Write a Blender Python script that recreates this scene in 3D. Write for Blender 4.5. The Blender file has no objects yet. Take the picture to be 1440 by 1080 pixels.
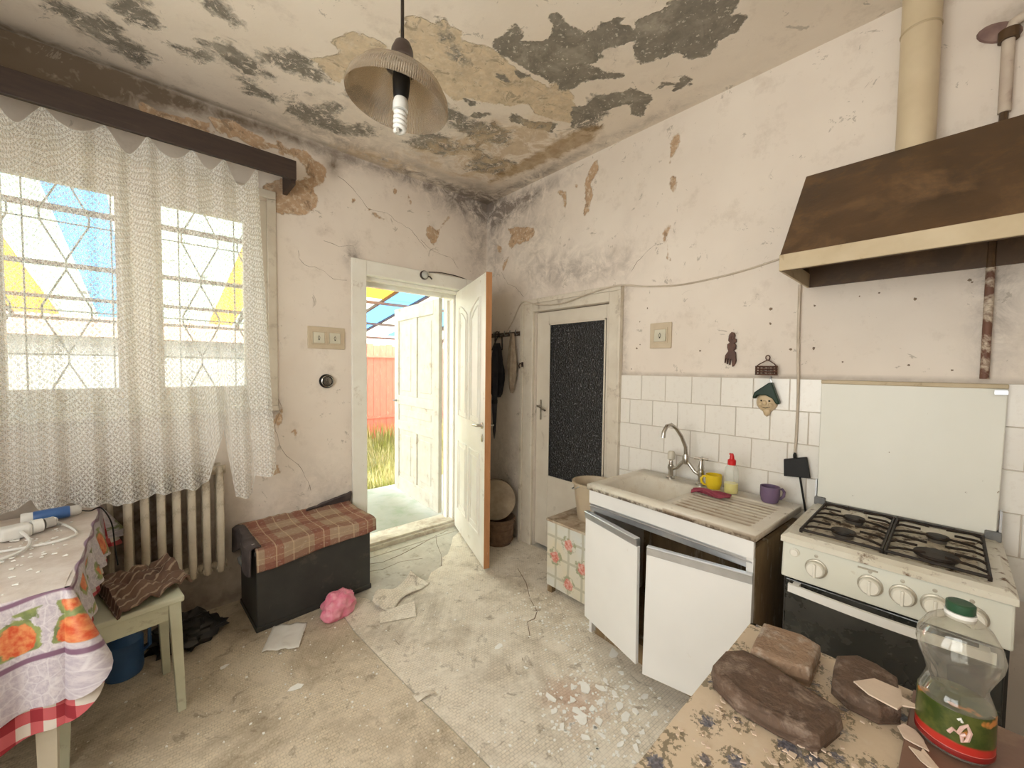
import bpy, math, random
import numpy as np
from mathutils import Vector, Matrix, noise as mnoise
PI = math.pi
random.seed(7)
S = bpy.context.scene
COL = S.collection

# ---------------------------------------------------------------- camera, sky, sun, exposure
def look_matrix(loc, yaw, pitch, roll):
    y, p, r = map(math.radians, (yaw, pitch, roll))
    fwd = Vector((math.cos(y)*math.cos(p), math.sin(y)*math.cos(p), math.sin(p)))
    rt = Vector((math.sin(y), -math.cos(y), 0)); up = rt.cross(fwd)
    r2 = rt*math.cos(r) + up*math.sin(r); u2 = -rt*math.sin(r) + up*math.cos(r)
    m = Matrix((r2, u2, -fwd)).transposed().to_4x4(); m.translation = loc
    return m
cam = bpy.data.cameras.new('camera'); cam_o = bpy.data.objects.new('camera', cam); COL.objects.link(cam_o)
cam.sensor_width = 36; cam.lens = 558/1440*36; cam.clip_start = .02
cam_o.matrix_world = look_matrix((-2.292, -2.904, 1.45), 47.9, -2.3, .65)
S.camera = cam_o
S.view_settings.view_transform = 'Standard'; S.view_settings.look = 'None'
S.view_settings.gamma = 1; S.view_settings.use_curve_mapping = False
S.view_settings.exposure = 2.8
S.cycles.max_bounces = 7; S.cycles.diffuse_bounces = 4; S.cycles.glossy_bounces = 3; S.cycles.transmission_bounces = 4; S.cycles.transparent_max_bounces = 8
S.cycles.sample_clamp_indirect = 12; S.cycles.caustics_reflective = False; S.cycles.caustics_refractive = False
W = bpy.data.worlds.new('sky'); S.world = W; W.use_nodes = True
W.node_tree.nodes['Background'].inputs[0].default_value = (1, .955, .918, 1)
W.node_tree.nodes['Background'].inputs[1].default_value = 1.35
sun = bpy.data.lights.new('sun', 'SUN'); sun.energy = 1.8; sun.angle = .02; sun.color = (1, .95, .87)
so = bpy.data.objects.new('sun', sun); COL.objects.link(so)
so.rotation_euler = Vector((-.25, .75, -.95)).to_track_quat('-Z', 'Y').to_euler()
def portal(loc, sx, sz, rot):
    a = bpy.data.lights.new('daylight_portal', 'AREA'); a.shape = 'RECTANGLE'; a.size = sx; a.size_y = sz
    a.cycles.is_portal = True
    o = bpy.data.objects.new('daylight_portal', a); COL.objects.link(o); o.location = loc; o.rotation_euler = rot
portal((-2.335, .37, 1.84), 1.2, 1.3, (-PI/2, 0, 0))
portal((-.68, .39, 1.07), .9, 2.1, (-PI/2, 0, 0))
portal((-3.46, -2.3, 1.65), 2.0, 1.7, (0, -PI/2, 0))

# ---------------------------------------------------------------- node materials
class NT:
    def __init__(s, name):
        s.mat = bpy.data.materials.new(name); s.mat.use_nodes = True
        s.t = s.mat.node_tree; s.t.nodes.clear()
        s.out = s.t.nodes.new('ShaderNodeOutputMaterial')
    def put(s, sock, v):
        if v is None: return
        if isinstance(v, bpy.types.NodeSocket): s.t.links.new(v, sock)
        else:
            if sock.type == 'RGBA' and not isinstance(v, (int, float)) and len(v) == 3: v = (*v, 1)
            elif sock.type == 'VECTOR' and isinstance(v, (int, float)): v = (v, v, v)
            sock.default_value = v
    def n(s, typ, ins=None, **props):
        nd = s.t.nodes.new(typ)
        for k, v in props.items(): setattr(nd, k, v)
        for k, v in (ins or {}).items(): s.put(nd.inputs[k], v)
        return nd
    def m(s, op, a, b=None, c=None, clamp=False):
        nd = s.n('ShaderNodeMath', operation=op, use_clamp=clamp)
        for i, v in enumerate((a, b, c)): s.put(nd.inputs[i], v)
        return nd.outputs[0]
    def mix(s, f, a, b, blend='MIX'):
        nd = s.n('ShaderNodeMix', data_type='RGBA', blend_type=blend)
        s.put(nd.inputs[0], f); s.put(nd.inputs[6], a); s.put(nd.inputs[7], b)
        return nd.outputs[2]
    def co(s, kind='Object'): return s.n('ShaderNodeTexCoord').outputs[kind]
    def uv(s): return s.n('ShaderNodeUVMap', uv_map='UVMap').outputs[0]
    def map(s, v, scale=(1, 1, 1), loc=(0, 0, 0), rot=(0, 0, 0)):
        return s.n('ShaderNodeMapping', {0: v, 1: loc, 2: rot, 3: scale}).outputs[0]
    def noise(s, scale, detail=4, rough=.55, vec=None, dist=0):
        nd = s.n('ShaderNodeTexNoise', {'Scale': scale, 'Detail': detail, 'Roughness': rough, 'Distortion': dist})
        s.put(nd.inputs['Vector'], vec if vec is not None else s.co()); return nd.outputs[0]
    def vor(s, scale, vec=None, feature='F1', out=0, rnd=1):
        nd = s.n('ShaderNodeTexVoronoi', {'Scale': scale, 'Randomness': rnd}, feature=feature)
        s.put(nd.inputs['Vector'], vec if vec is not None else s.co()); return nd.outputs[out]
    def att(s, name): return s.n('ShaderNodeAttribute', attribute_name=name).outputs['Fac']
    def step(s, v, lo, hi, a=0., b=1.):
        nd = s.n('ShaderNodeMapRange', {0: v, 1: lo, 2: hi, 3: a, 4: b}); nd.clamp = True
        return nd.outputs[0]
    def xyz(s, v):
        o = s.n('ShaderNodeSeparateXYZ', {0: v}).outputs; return o[0], o[1], o[2]
    def vec(s, x, y, z=0): return s.n('ShaderNodeCombineXYZ', {0: x, 1: y, 2: z}).outputs[0]
    def bump(s, h, strength=.3, dist=.01, nrm=None):
        nd = s.n('ShaderNodeBump', {'Strength': strength, 'Distance': dist, 'Height': h})
        if nrm is not None: s.put(nd.inputs['Normal'], nrm)
        return nd.outputs[0]
    def bsdf(s, color, rough=.5, metal=0, normal=None, **kw):
        nd = s.n('ShaderNodeBsdfPrincipled', {'Base Color': color, 'Roughness': rough, 'Metallic': metal})
        for k, v in kw.items(): s.put(nd.inputs[k.replace('_', ' ')], v)
        if normal is not None: s.put(nd.inputs['Normal'], normal)
        return nd.outputs[0]
    def done(s, shader):
        s.t.links.new(shader, s.out.inputs[0]); return s.mat

def M(name, c1, c2=None, rough=.55, scale=6, metal=0, bump=.15, bscale=60, dirt=None, dlo=.5, dhi=.7, dscale=4,
      stretch=None, seed=0., **kw):
    t = NT(name); v = t.map(t.co(), stretch or (1, 1, 1), (seed, seed*1.7, seed*.3))
    c2 = c2 or tuple(x*.82 for x in c1)
    col = t.mix(t.step(t.noise(scale, 3, .6, v), .3, .7), c1, c2)
    rg = rough
    if dirt:
        f = t.step(t.noise(dscale, 5, .7, v, .3), dlo, dhi)
        col = t.mix(f, col, dirt); rg = t.step(f, 0, 1, rough, .85)
    nb = t.bump(t.noise(bscale, 2, .6, v), bump, .004) if bump else None
    return t.done(t.bsdf(col, rg, metal, nb, **kw))

# ---------------------------------------------------------------- geometry
class G:
    def __init__(s): s.v = []; s.f = []; s.u = None
    def add(s, v, f):
        o = len(s.v); s.v += [tuple(p) for p in v]; s.f += [tuple(i+o for i in q) for q in f]; return s
    def box(s, lo, hi):
        (a, b, c), (d, e, f) = lo, hi
        return s.add([(a,b,c),(d,b,c),(d,e,c),(a,e,c),(a,b,f),(d,b,f),(d,e,f),(a,e,f)],
                     [(0,3,2,1),(4,5,6,7),(0,1,5,4),(1,2,6,5),(2,3,7,6),(3,0,4,7)])
    def hexa(s, b4, t4):   # four bottom corners, four top corners, both anticlockwise from above
        return s.add(list(b4)+list(t4), [(0,3,2,1),(4,5,6,7),(0,1,5,4),(1,2,6,5),(2,3,7,6),(3,0,4,7)])
    def prism(s, poly, z0, z1, axis='z'):
        n = len(poly)
        def p(a, b, c): return (a, b, c) if axis == 'z' else ((c, a, b) if axis == 'x' else (a, c, b))
        v = [p(a, b, z0) for a, b in poly] + [p(a, b, z1) for a, b in poly]
        return s.add(v, [tuple(range(n))[::-1], tuple(range(n, 2*n))] + [(i, (i+1) % n, n+(i+1) % n, n+i) for i in range(n)])
    def tube(s, pts, r, n=8, closed=False, flat=1.):
        pts = [Vector(p) for p in pts]; k = len(pts); rs = r if isinstance(r, (list, tuple)) else [r]*k
        rings = []; nrm = None
        for i, p in enumerate(pts):
            if closed: d = pts[(i+1) % k]-pts[i-1]
            else: d = pts[min(i+1, k-1)]-pts[max(i-1, 0)]
            d.normalize()
            if nrm is None: nrm = d.orthogonal().normalized()
            else:
                nrm = nrm-d*nrm.dot(d)
                nrm = nrm.normalized() if nrm.length > 1e-6 else d.orthogonal().normalized()
            b = d.cross(nrm)
            rings.append([p+(nrm*math.cos(2*PI*j/n)+b*math.sin(2*PI*j/n)*flat)*rs[i] for j in range(n)])
        f = []
        for i in range(k if closed else k-1):
            a, b = i*n, ((i+1) % k)*n
            f += [(a+j, a+(j+1) % n, b+(j+1) % n, b+j) for j in range(n)]
        if not closed: f += [tuple(range(n))[::-1], tuple(range((k-1)*n, k*n))]
        return s.add([q for rg in rings for q in rg], f)
    def lathe(s, prof, n=24, c=(0, 0, 0), axis=None, sx=1., sy=1.):
        v = []; f = []; k = len(prof)
        for r, z in prof:
            for j in range(n):
                a = 2*PI*j/n; v.append(Vector((r*math.cos(a)*sx, r*math.sin(a)*sy, z)))
        if axis is not None:
            q = Vector((0, 0, 1)).rotation_difference(Vector(axis)); v = [q @ p for p in v]
        v = [p+Vector(c) for p in v]
        for i in range(k-1): f += [(i*n+j, i*n+(j+1) % n, (i+1)*n+(j+1) % n, (i+1)*n+j) for j in range(n)]
        if prof[0][0] > 1e-6: f.append(tuple(range(n))[::-1])
        if prof[-1][0] > 1e-6: f.append(tuple(range((k-1)*n, k*n)))
        return s.add(v, f)
    def grid(s, fn, nu, nv, uvfn=None):
        o = len(s.v); v = []; uv = []
        for j in range(nv+1):
            for i in range(nu+1):
                v.append(fn(i/nu, j/nv)); uv.append(uvfn(i/nu, j/nv) if uvfn else (i/nu, j/nv))
        f = [(j*(nu+1)+i, j*(nu+1)+i+1, (j+1)*(nu+1)+i+1, (j+1)*(nu+1)+i) for j in range(nv) for i in range(nu)]
        s.add(v, f); s.u = (s.u or [(0, 0)]*o)+uv; return s
    def move(s, d, rz=0):
        c, n = math.cos(rz), math.sin(rz)
        s.v = [(x*c-y*n+d[0], x*n+y*c+d[1], z+d[2]) for x, y, z in s.v]; return s
    def xf(s, m): s.v = [tuple(m @ Vector(p)) for p in s.v]; return s
    def mesh(s, name, mat, smooth=None):
        me = bpy.data.meshes.new(name); me.from_pydata(s.v, [], s.f)
        if s.u:
            lay = me.uv_layers.new(name='UVMap')
            li = np.empty(len(me.loops), np.int32); me.loops.foreach_get('vertex_index', li)
            arr = np.array(s.u+[(0, 0)]*(len(s.v)-len(s.u)), np.float32)[li]; lay.data.foreach_set('uv', arr.ravel())
        for m_ in (mat if isinstance(mat, list) else [mat]): me.materials.append(m_)
        me.update()
        if smooth is not None:
            me.polygons.foreach_set('use_smooth', [True]*len(me.polygons)); me.set_sharp_from_angle(angle=math.radians(smooth))
        return me
    def obj(s, name, mat, parent=None, smooth=None, bevel=0, seg=2, solid=0):
        o = bpy.data.objects.new(name, s.mesh(name, mat, smooth)); COL.objects.link(o)
        if parent is not None: o.parent = parent
        if solid:
            q = o.modifiers.new('thickness', 'SOLIDIFY'); q.thickness = solid; q.offset = 0
        if bevel:
            b = o.modifiers.new('bevel', 'BEVEL'); b.width = bevel; b.segments = seg; b.limit_method = 'ANGLE'; b.angle_limit = math.radians(40)
        return o
def tag(o, label, cat, group=None, kind=None):
    o['label'] = label; o['category'] = cat
    if group: o['group'] = group
    if kind: o['kind'] = kind
    return o
def thing(name, label, cat, loc=(0, 0, 0), rz=0, group=None):
    o = bpy.data.objects.new(name, None); COL.objects.link(o); o.location = loc; o.rotation_euler[2] = rz
    o.empty_display_size = .05
    return tag(o, label, cat, group)
def struct(o): o['kind'] = 'structure'; return o
def sempty(name):
    o = bpy.data.objects.new(name, None); COL.objects.link(o); return struct(o)
def copy_tree(o, parent=None):
    c = o.copy(); COL.objects.link(c)
    if parent is not None: c.parent = parent
    for ch in list(o.children): copy_tree(ch, c)
    return c
def box(lo, hi): return G().box(lo, hi)
def fbm(p, s, o=4): return mnoise.fractal(Vector(p)*s, 1.0, 2.0, o)
def blob(rad, seed, lat=14, lon=22, flat=0, amp=.25, sc=3.):
    """closed lumpy crumpled body standing on z = 0"""
    g = G(); v = []
    for i in range(lat+1):
        th = PI*i/lat
        for j in range(lon):
            ph = 2*PI*j/lon; d = Vector((math.sin(th)*math.cos(ph), math.sin(th)*math.sin(ph), math.cos(th)))
            k = 1+amp*fbm(d+Vector((seed, 0, 0)), sc)-amp*.6*abs(fbm(d+Vector((0, seed, 3)), sc*1.7))
            v.append([d.x*rad[0]*k, d.y*rad[1]*k, d.z*rad[2]*k])
    v = np.array(v); z0 = -rad[2]*(.55 if flat else .9); v[:, 2] = np.maximum(v[:, 2], z0)-z0
    f = [(i*lon+j, (i+1)*lon+j, (i+1)*lon+(j+1) % lon, i*lon+(j+1) % lon) for i in range(lat) for j in range(lon)]
    return g.add(v.tolist(), f)

# ---------------------------------------------------------------- shared materials
white_paint = M('white_gloss_paint', (.87, .855, .79), (.80, .77, .69), .38, 5, dirt=(.42, .34, .25), dlo=.62, dhi=.8, dscale=7)
old_white = M('old_white_door_paint', (.56, .55, .49), (.47, .45, .39), .45, 9, dirt=(.35, .28, .2), dlo=.6, dhi=.74, dscale=9)
dirty_white = M('dirty_white_frame_paint', (.72, .66, .56), (.62, .55, .45), .45, 6, dirt=(.28, .21, .15), dlo=.56, dhi=.78, dscale=8)
enamel = M('white_enamel', (.76, .74, .66), (.70, .67, .58), .25, 4, bump=.03, dirt=(.33, .24, .14), dlo=.62, dhi=.8, dscale=10)
chrome = M('worn_chrome', (.62, .60, .56), (.45, .42, .38), .25, 14, metal=1, bump=.05)
steel = M('aluminium_strip', (.66, .68, .72), (.55, .57, .6), .3, 12, metal=.8, bump=.05)
black_plastic = M('black_plastic', (.009, .009, .009), (.014, .013, .012), .5, 10, Specular_IOR_Level=.25)
black_iron = M('black_enamel_iron', (.012, .010, .008), (.035, .022, .015), .55, 20, bump=.3, Specular_IOR_Level=.3)
# ---------------------------------------------------------------- traced plaster damage, metres on each surface
CEIL_GREY=[((-1.11,-1.42),(-1.11,-1.49),(-1.11,-1.59),(-1.02,-1.55),(-1.02,-1.53),(-0.97,-1.59),(-0.95,-1.63),(-0.94,-1.66),(-1.01,-1.70),(-1.02,-1.72),(-1.00,-1.74),(-0.93,-1.74),(-0.85,-1.75),(-0.83,-1.79),(-0.82,-1.87),(-0.78,-1.92),(-0.77,-1.91),(-0.77,-1.88),(-0.70,-1.92),(-0.73,-1.94),(-0.72,-2.00),(-0.70,-2.07),(-0.71,-2.11),(-0.53,-2.28),(-0.49,-2.27),(-0.48,-2.22),(-0.41,-2.27),(-0.35,-2.20),(-0.36,-2.15),(-0.31,-2.08),(-0.35,-2.00),(-0.40,-2.01),(-0.44,-1.97),(-0.47,-1.89),(-0.47,-1.84),(-0.56,-1.82),(-0.63,-1.88),(-0.63,-1.91),(-0.66,-1.85),(-0.68,-1.80),(-0.71,-1.75),(-0.67,-1.73),(-0.67,-1.67),(-0.63,-1.66),(-0.54,-1.71),(-0.49,-1.73),(-0.50,-1.68),(-0.59,-1.62),(-0.61,-1.55),(-0.59,-1.52),(-0.63,-1.45),(-0.67,-1.43),(-0.68,-1.46),(-0.80,-1.44),(-0.87,-1.42),(-0.97,-1.42),(-1.06,-1.41)),
((-0.50,-1.40),(-0.45,-1.46),(-0.47,-1.53),(-0.41,-1.65),(-0.39,-1.70),(-0.24,-1.76),(-0.21,-1.71),(-0.13,-1.63),(-0.16,-1.60),(-0.22,-1.60),(-0.28,-1.64),(-0.31,-1.56),(-0.34,-1.49),(-0.34,-1.43),(-0.35,-1.35),(-0.33,-1.27),(-0.42,-1.33)),
((-0.28,-1.78),(-0.30,-1.84),(-0.26,-1.88),(-0.27,-1.93),(-0.23,-1.96),(-0.19,-1.93),(-0.20,-1.85),(-0.23,-1.89),(-0.26,-1.83)),
((-0.69,-1.09),(-0.67,-1.14),(-0.59,-1.13),(-0.53,-1.18),(-0.44,-1.23),(-0.39,-1.16),(-0.46,-1.13),(-0.53,-1.09),(-0.59,-1.08),(-0.65,-1.06)),
((-0.98,-1.30),(-0.94,-1.32),(-0.87,-1.31),(-0.89,-1.28),(-0.95,-1.28)),
((-0.92,-1.38),(-0.90,-1.40),(-0.83,-1.40),(-0.86,-1.36)),
((-0.99,-1.04),(-0.90,-1.06),(-0.91,-1.01)),
((-0.87,-0.93),(-0.86,-0.99),(-0.81,-1.05),(-0.78,-1.03),(-0.82,-0.95)),
((-0.70,-1.11),(-0.67,-1.14),(-0.60,-1.14),(-0.61,-1.07)),]
CEIL_SPECK=[((-1.1,-.95),(-.9,-.9),(-.6,-1.0),(-.5,-.85),(-.7,-.75),(-1.05,-.8)),((-.6,-.6),(-.3,-.75),(-.25,-.5),(-.5,-.4)),((-2.9,-.7),(-2.5,-.75),(-2.45,-.55),(-2.8,-.5)),((-2.0,-.62),(-1.8,-.5),(-1.9,-.42),(-2.1,-.5)),((-.5,-1.55),(-.3,-1.5),(-.2,-1.3),(-.35,-1.3)),((-1.45,-.75),(-1.2,-.7),(-1.25,-.58),(-1.5,-.62)),((-2.62,-0.36),(-2.55,-0.37),(-2.49,-0.37),(-2.42,-0.41),(-2.35,-0.33),(-2.28,-0.28),(-2.27,-0.25),(-2.31,-0.12),(-2.41,-0.17),(-2.45,-0.20),(-2.53,-0.25),(-2.59,-0.29)),
((-2.41,-0.54),(-2.29,-0.65),(-2.25,-0.52),(-2.28,-0.44),(-2.33,-0.44),(-2.38,-0.47)),
((-2.13,-0.79),(-2.07,-0.85),(-1.97,-0.77),(-1.99,-0.73),(-2.06,-0.75),(-2.11,-0.76)),
((-1.89,-0.63),(-1.85,-0.70),(-1.76,-0.75),(-1.65,-0.72),(-1.58,-0.66),(-1.63,-0.60),(-1.72,-0.60),(-1.84,-0.58)),
((-2.20,-0.41),(-2.14,-0.42),(-2.06,-0.49),(-2.02,-0.43),(-2.10,-0.36),(-2.17,-0.37)),
((-1.94,-0.37),(-1.87,-0.37),(-1.75,-0.32),(-1.77,-0.26),(-1.88,-0.25)),
((-1.70,-0.25),(-1.67,-0.38),(-1.60,-0.35),(-1.50,-0.50),(-1.45,-0.49),(-1.47,-0.34),(-1.37,-0.30),(-1.33,-0.37),(-1.29,-0.26),(-1.39,-0.19),(-1.53,-0.19),(-1.63,-0.20)),
((-1.57,-0.35),(-1.51,-0.43),(-1.49,-0.50),(-1.45,-0.48),(-1.47,-0.37),(-1.39,-0.33),(-1.30,-0.42),(-1.20,-0.42),(-1.20,-0.35),(-1.35,-0.21),(-1.44,-0.20),(-1.53,-0.20)),
((-1.04,-0.42),(-0.98,-0.58),(-0.95,-0.64),(-0.86,-0.67),(-0.80,-0.63),(-0.67,-0.67),(-0.61,-0.70),(-0.68,-0.59),(-0.70,-0.48),(-0.78,-0.44),(-0.85,-0.43),(-0.94,-0.39)),
((-1.36,-1.36),(-1.31,-1.37),(-1.22,-1.30),(-1.11,-1.27),(-1.12,-1.22),(-1.23,-1.25)),
((-0.69,-0.68),(-0.66,-0.75),(-0.57,-0.66),(-0.45,-0.69),(-0.54,-0.57)),]
CEIL_TAN=[((-1.46,-1.22),(-1.47,-1.28),(-1.41,-1.33),(-1.37,-1.33),(-1.34,-1.38),(-1.31,-1.38),(-1.24,-1.39),(-1.22,-1.35),(-1.15,-1.39),(-1.11,-1.41),(-1.03,-1.41),(-0.95,-1.39),(-0.85,-1.40),(-0.70,-1.41),(-0.73,-1.51),(-0.66,-1.51),(-0.57,-1.46),(-0.53,-1.43),(-0.44,-1.42),(-0.38,-1.30),(-0.45,-1.26),(-0.57,-1.22),(-0.71,-1.24),(-0.75,-1.16),(-0.87,-1.10),(-0.99,-1.04),(-1.01,-0.98),(-0.91,-0.89),(-1.04,-0.99),(-1.13,-1.01),(-1.26,-1.06),(-1.35,-1.08),(-1.41,-1.14)),
((-1.66,-0.93),(-1.61,-1.06),(-1.55,-1.07),(-1.52,-1.09),(-1.45,-1.09),(-1.47,-0.98),(-1.51,-0.88),(-1.52,-0.77),(-1.55,-0.68),(-1.60,-0.70),(-1.69,-0.77),(-1.64,-0.84),(-1.60,-0.91)),]
CEIL_BROWN=[((-0.26,-0.36),(-0.30,-0.46),(-0.29,-0.76),(-0.30,-0.98),(-0.31,-1.11),(-0.30,-1.25),(-0.27,-1.37),(-0.22,-1.41),(-0.13,-1.28),(-0.15,-1.09),(-0.13,-0.98),(-0.17,-0.92),(-0.16,-0.73),(-0.20,-0.55)),]
LEFT_TAN=[((-1.71,2.89),(-1.65,2.84),(-1.57,2.86),(-1.50,2.85),(-1.43,2.82),(-1.39,2.78),(-1.41,2.70),(-1.46,2.65),(-1.48,2.63),(-1.44,2.55),(-1.50,2.47),(-1.61,2.42),(-1.70,2.42),(-1.76,2.46),(-1.76,2.56),(-1.67,2.63),(-1.58,2.65),(-1.50,2.70),(-1.52,2.77),(-1.58,2.80),(-1.67,2.79)),
((-0.62,2.59),(-0.59,2.61),(-0.52,2.58),(-0.41,2.74),(-0.40,2.73),(-0.51,2.57),(-0.52,2.52),(-0.57,2.45),(-0.62,2.51)),
((-1.22,2.64),(-1.20,2.64),(-1.21,2.61),(-1.23,2.62)),
((-0.92,2.81),(-0.87,2.80),(-0.90,2.77)),
((-0.79,2.81),(-0.75,2.75),(-0.77,2.73)),
((-1.10,2.60),(-0.98,2.56),(-0.99,2.54),(-1.05,2.56)),
((-2.03,2.86),(-1.91,2.89),(-1.80,2.86),(-1.69,2.82),(-1.77,2.77),(-1.90,2.80),(-2.00,2.79)),
((-2.32,2.83),(-2.21,2.81),(-2.03,2.83),(-2.03,2.75),(-2.32,2.75)),
((-1.75,0.81),(-1.70,0.80),(-1.67,0.75),(-1.73,0.74)),
((-1.73,1.10),(-1.68,1.17),(-1.67,1.09),(-1.71,1.03)),
((-1.62,1.03),(-1.59,1.01),(-1.61,0.96)),]
RIGHT_TAN=[((-0.30,2.65),(-0.45,2.63),(-0.60,2.58),(-0.62,2.51),(-0.48,2.49),(-0.44,2.48),(-0.39,2.50),(-0.34,2.46),(-0.30,2.53),(-0.34,2.58)),
((-1.22,2.89),(-1.22,2.81),(-1.16,2.75),(-1.18,2.65),(-1.17,2.62),(-1.13,2.53),(-1.10,2.54),(-1.12,2.63),(-1.11,2.70),(-1.12,2.79),(-1.17,2.86),(-1.19,2.89)),
((-1.74,2.78),(-1.75,2.82),(-1.79,2.82),(-1.79,2.76),(-1.76,2.71),(-1.74,2.67),(-1.75,2.72),(-1.74,2.75)),
((-1.74,2.58),(-1.76,2.60),(-1.78,2.58),(-1.78,2.52),(-1.76,2.49),(-1.74,2.53)),
((-1.73,2.32),(-1.75,2.30),(-1.73,2.24),(-1.74,2.17),(-1.72,2.20),(-1.71,2.25)),
((-1.74,2.14),(-1.77,2.10),(-1.75,2.09)),
((-0.86,2.78),(-0.89,2.79),(-0.93,2.76),(-0.95,2.68),(-0.94,2.62),(-0.91,2.72)),
((-0.14,2.54),(-0.21,2.52),(-0.21,2.47),(-0.18,2.45)),
((-1.01,2.81),(-1.06,2.75),(-1.03,2.77)),
((-0.24,2.36),(-0.30,2.41),(-0.29,2.37),(-0.22,2.29)),]
LEFT_CRACK=[((-1.57,2.21),(-1.57,2.16),(-1.53,2.12),(-1.44,2.11),(-1.36,2.06),(-1.26,2.06)),
((-1.32,2.77),(-1.24,2.73),(-1.17,2.67),(-1.10,2.60),(-0.96,2.61),(-0.90,2.57),(-0.75,2.53),(-0.66,2.44),(-0.62,2.41)),
((-0.68,2.47),(-0.59,2.42),(-0.37,2.38),(-0.31,2.31)),
((-1.70,1.24),(-1.68,1.17),(-1.72,1.06),(-1.70,0.94),(-1.65,0.86),(-1.55,0.73),(-1.51,0.60)),
((-1.41,2.30),(-1.31,2.29),(-1.21,2.31)),]
RIGHT_CRACK=[((-0.21,2.30),(-0.30,2.18),(-0.41,2.13),(-0.50,2.04)),
((-1.71,2.21),(-1.65,2.21),(-1.54,2.13),(-1.50,2.08)),
((-0.25,2.38),(-0.31,2.41)),]
HH = 2.94; XW = -3.4; YW = -3.5   # ceiling height, far left end, wall behind the camera

def sdf(polys, P):
    """signed distance (negative inside) of points P to the nearest polygon"""
    best = np.full(len(P), 9.)
    for poly in polys:
        A = np.array(poly); B = np.roll(A, -1, 0); d2 = np.full(len(P), 1e9); ins = np.zeros(len(P), bool)
        for a, b in zip(A, B):
            e = b-a; w = P-a; t = np.clip((w @ e)/(e @ e+1e-12), 0, 1)
            d2 = np.minimum(d2, ((w-t[:, None]*e)**2).sum(1))
            c = ((a[1] <= P[:, 1]) != (b[1] <= P[:, 1]))
            with np.errstate(divide='ignore', invalid='ignore'):
                xi = a[0]+(P[:, 1]-a[1])/(e[1] if abs(e[1]) > 1e-9 else 1e-9)*e[0]
            ins ^= c & (P[:, 0] < xi)
        d = np.sqrt(d2); d[ins] *= -1; best = np.minimum(best, d)
    return best
def blobs(lst, P):
    f = np.zeros(len(P))
    for cu, cv, su, sv, a in lst: f += a*np.exp(-((P[:, 0]-cu)/su)**2-((P[:, 1]-cv)/sv)**2)
    return np.clip(f, 0, 1.2)

def plaster(name, base, base2, tan, grey, stain=False):
    t = NT(name); v = t.co()
    big = t.noise(2.2, 3, .6, v); fine = t.noise(38, 2, .6, v); mid = t.noise(14, 3, .65, v, .4)
    jag = t.m('ADD', t.m('MULTIPLY', t.m('SUBTRACT', mid, .5), .07), t.m('MULTIPLY', t.m('SUBTRACT', fine, .5), .03))
    col = t.mix(t.step(big, .3, .7), base, base2)
    col = t.mix(t.m('MULTIPLY', t.step(t.noise(6, 5, .72, v), .55, .72), .42), col, (.50, .42, .34))
    damp_dark = t.m('MULTIPLY', t.att('damp_dark'), t.step(mid, .25, .6, .55, 1.1), clamp=True)
    col = t.mix(t.m('MULTIPLY', damp_dark, .92, clamp=True), col, (.115, .075, .04))
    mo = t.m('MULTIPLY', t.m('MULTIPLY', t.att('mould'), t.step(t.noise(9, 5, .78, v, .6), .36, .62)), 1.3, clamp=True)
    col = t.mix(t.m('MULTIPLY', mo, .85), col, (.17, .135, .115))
    def mask(a, soft=.004, gain=1.):
        return t.step(t.m('ADD', t.att(a), t.m('MULTIPLY', jag, gain)), -soft, soft, 1, 0)
    mt = mask('tan', .004, .8)
    tc = t.mix(t.step(mid, .3, .7), tan, tuple(x*.72 for x in tan))
    tc = t.mix(t.step(t.noise(30, 3, .7, v), .5, .72), tc, (.72, .62, .48)); tc = t.mix(t.m('MULTIPLY', t.step(t.noise(13, 5, .78, v, .8), .56, .62), .7), tc, tuple(x*.42 for x in tan))
    col = t.mix(mt, col, tc)
    ms = t.m('MULTIPLY', mask('speck', .02, 2.2), t.step(t.noise(20, 5, .76, v, .8), .40, .47))
    mg = t.m('MAXIMUM', mask('grey', .004, 1.), ms)
    gc = t.mix(t.step(mid, .3, .7), grey, tuple(x*1.55 for x in grey))
    gc = t.mix(t.step(t.noise(5, 4, .7, v, .5), .52, .68), gc, tuple(min(1, x*2.1) for x in grey)); gc = t.mix(t.step(t.noise(55, 2, .7, v), .62, .68), gc, (.55, .5, .42))
    col = t.mix(mg, col, gc)
    col = t.mix(t.m('MULTIPLY', t.step(t.noise(8, 5, .8, v, .7), .625, .655), .6), col, (.36, .31, .25))
    if stain: col = t.mix(t.m('MULTIPLY', t.m('MULTIPLY', mask('stain', .06, 2.), t.step(t.noise(7, 5, .75, v, .9), .45, .56)), .75), col, t.mix(t.step(mid, .35, .65), (.50, .36, .22), (.62, .49, .33)))
    mb = mask('brown', .02, 1.2)
    col = t.mix(t.m('MULTIPLY', mb, .8), col, t.mix(t.step(mid, .35, .65), (.30, .19, .085), (.47, .34, .2)))
    edge = t.m('MAXIMUM', mt, mg)
    h = t.m('ADD', t.m('MULTIPLY', edge, -1.), t.m('MULTIPLY', mid, .25))
    h = t.m('ADD', h, t.m('MULTIPLY', t.m('MULTIPLY', fine, edge), .3))
    nb = t.bump(h, .7, .006)
    nb = t.bump(t.noise(5, 1, .5, v), .25, .03, nb)
    return t.done(t.bsdf(col, .88, 0, nb))

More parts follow.
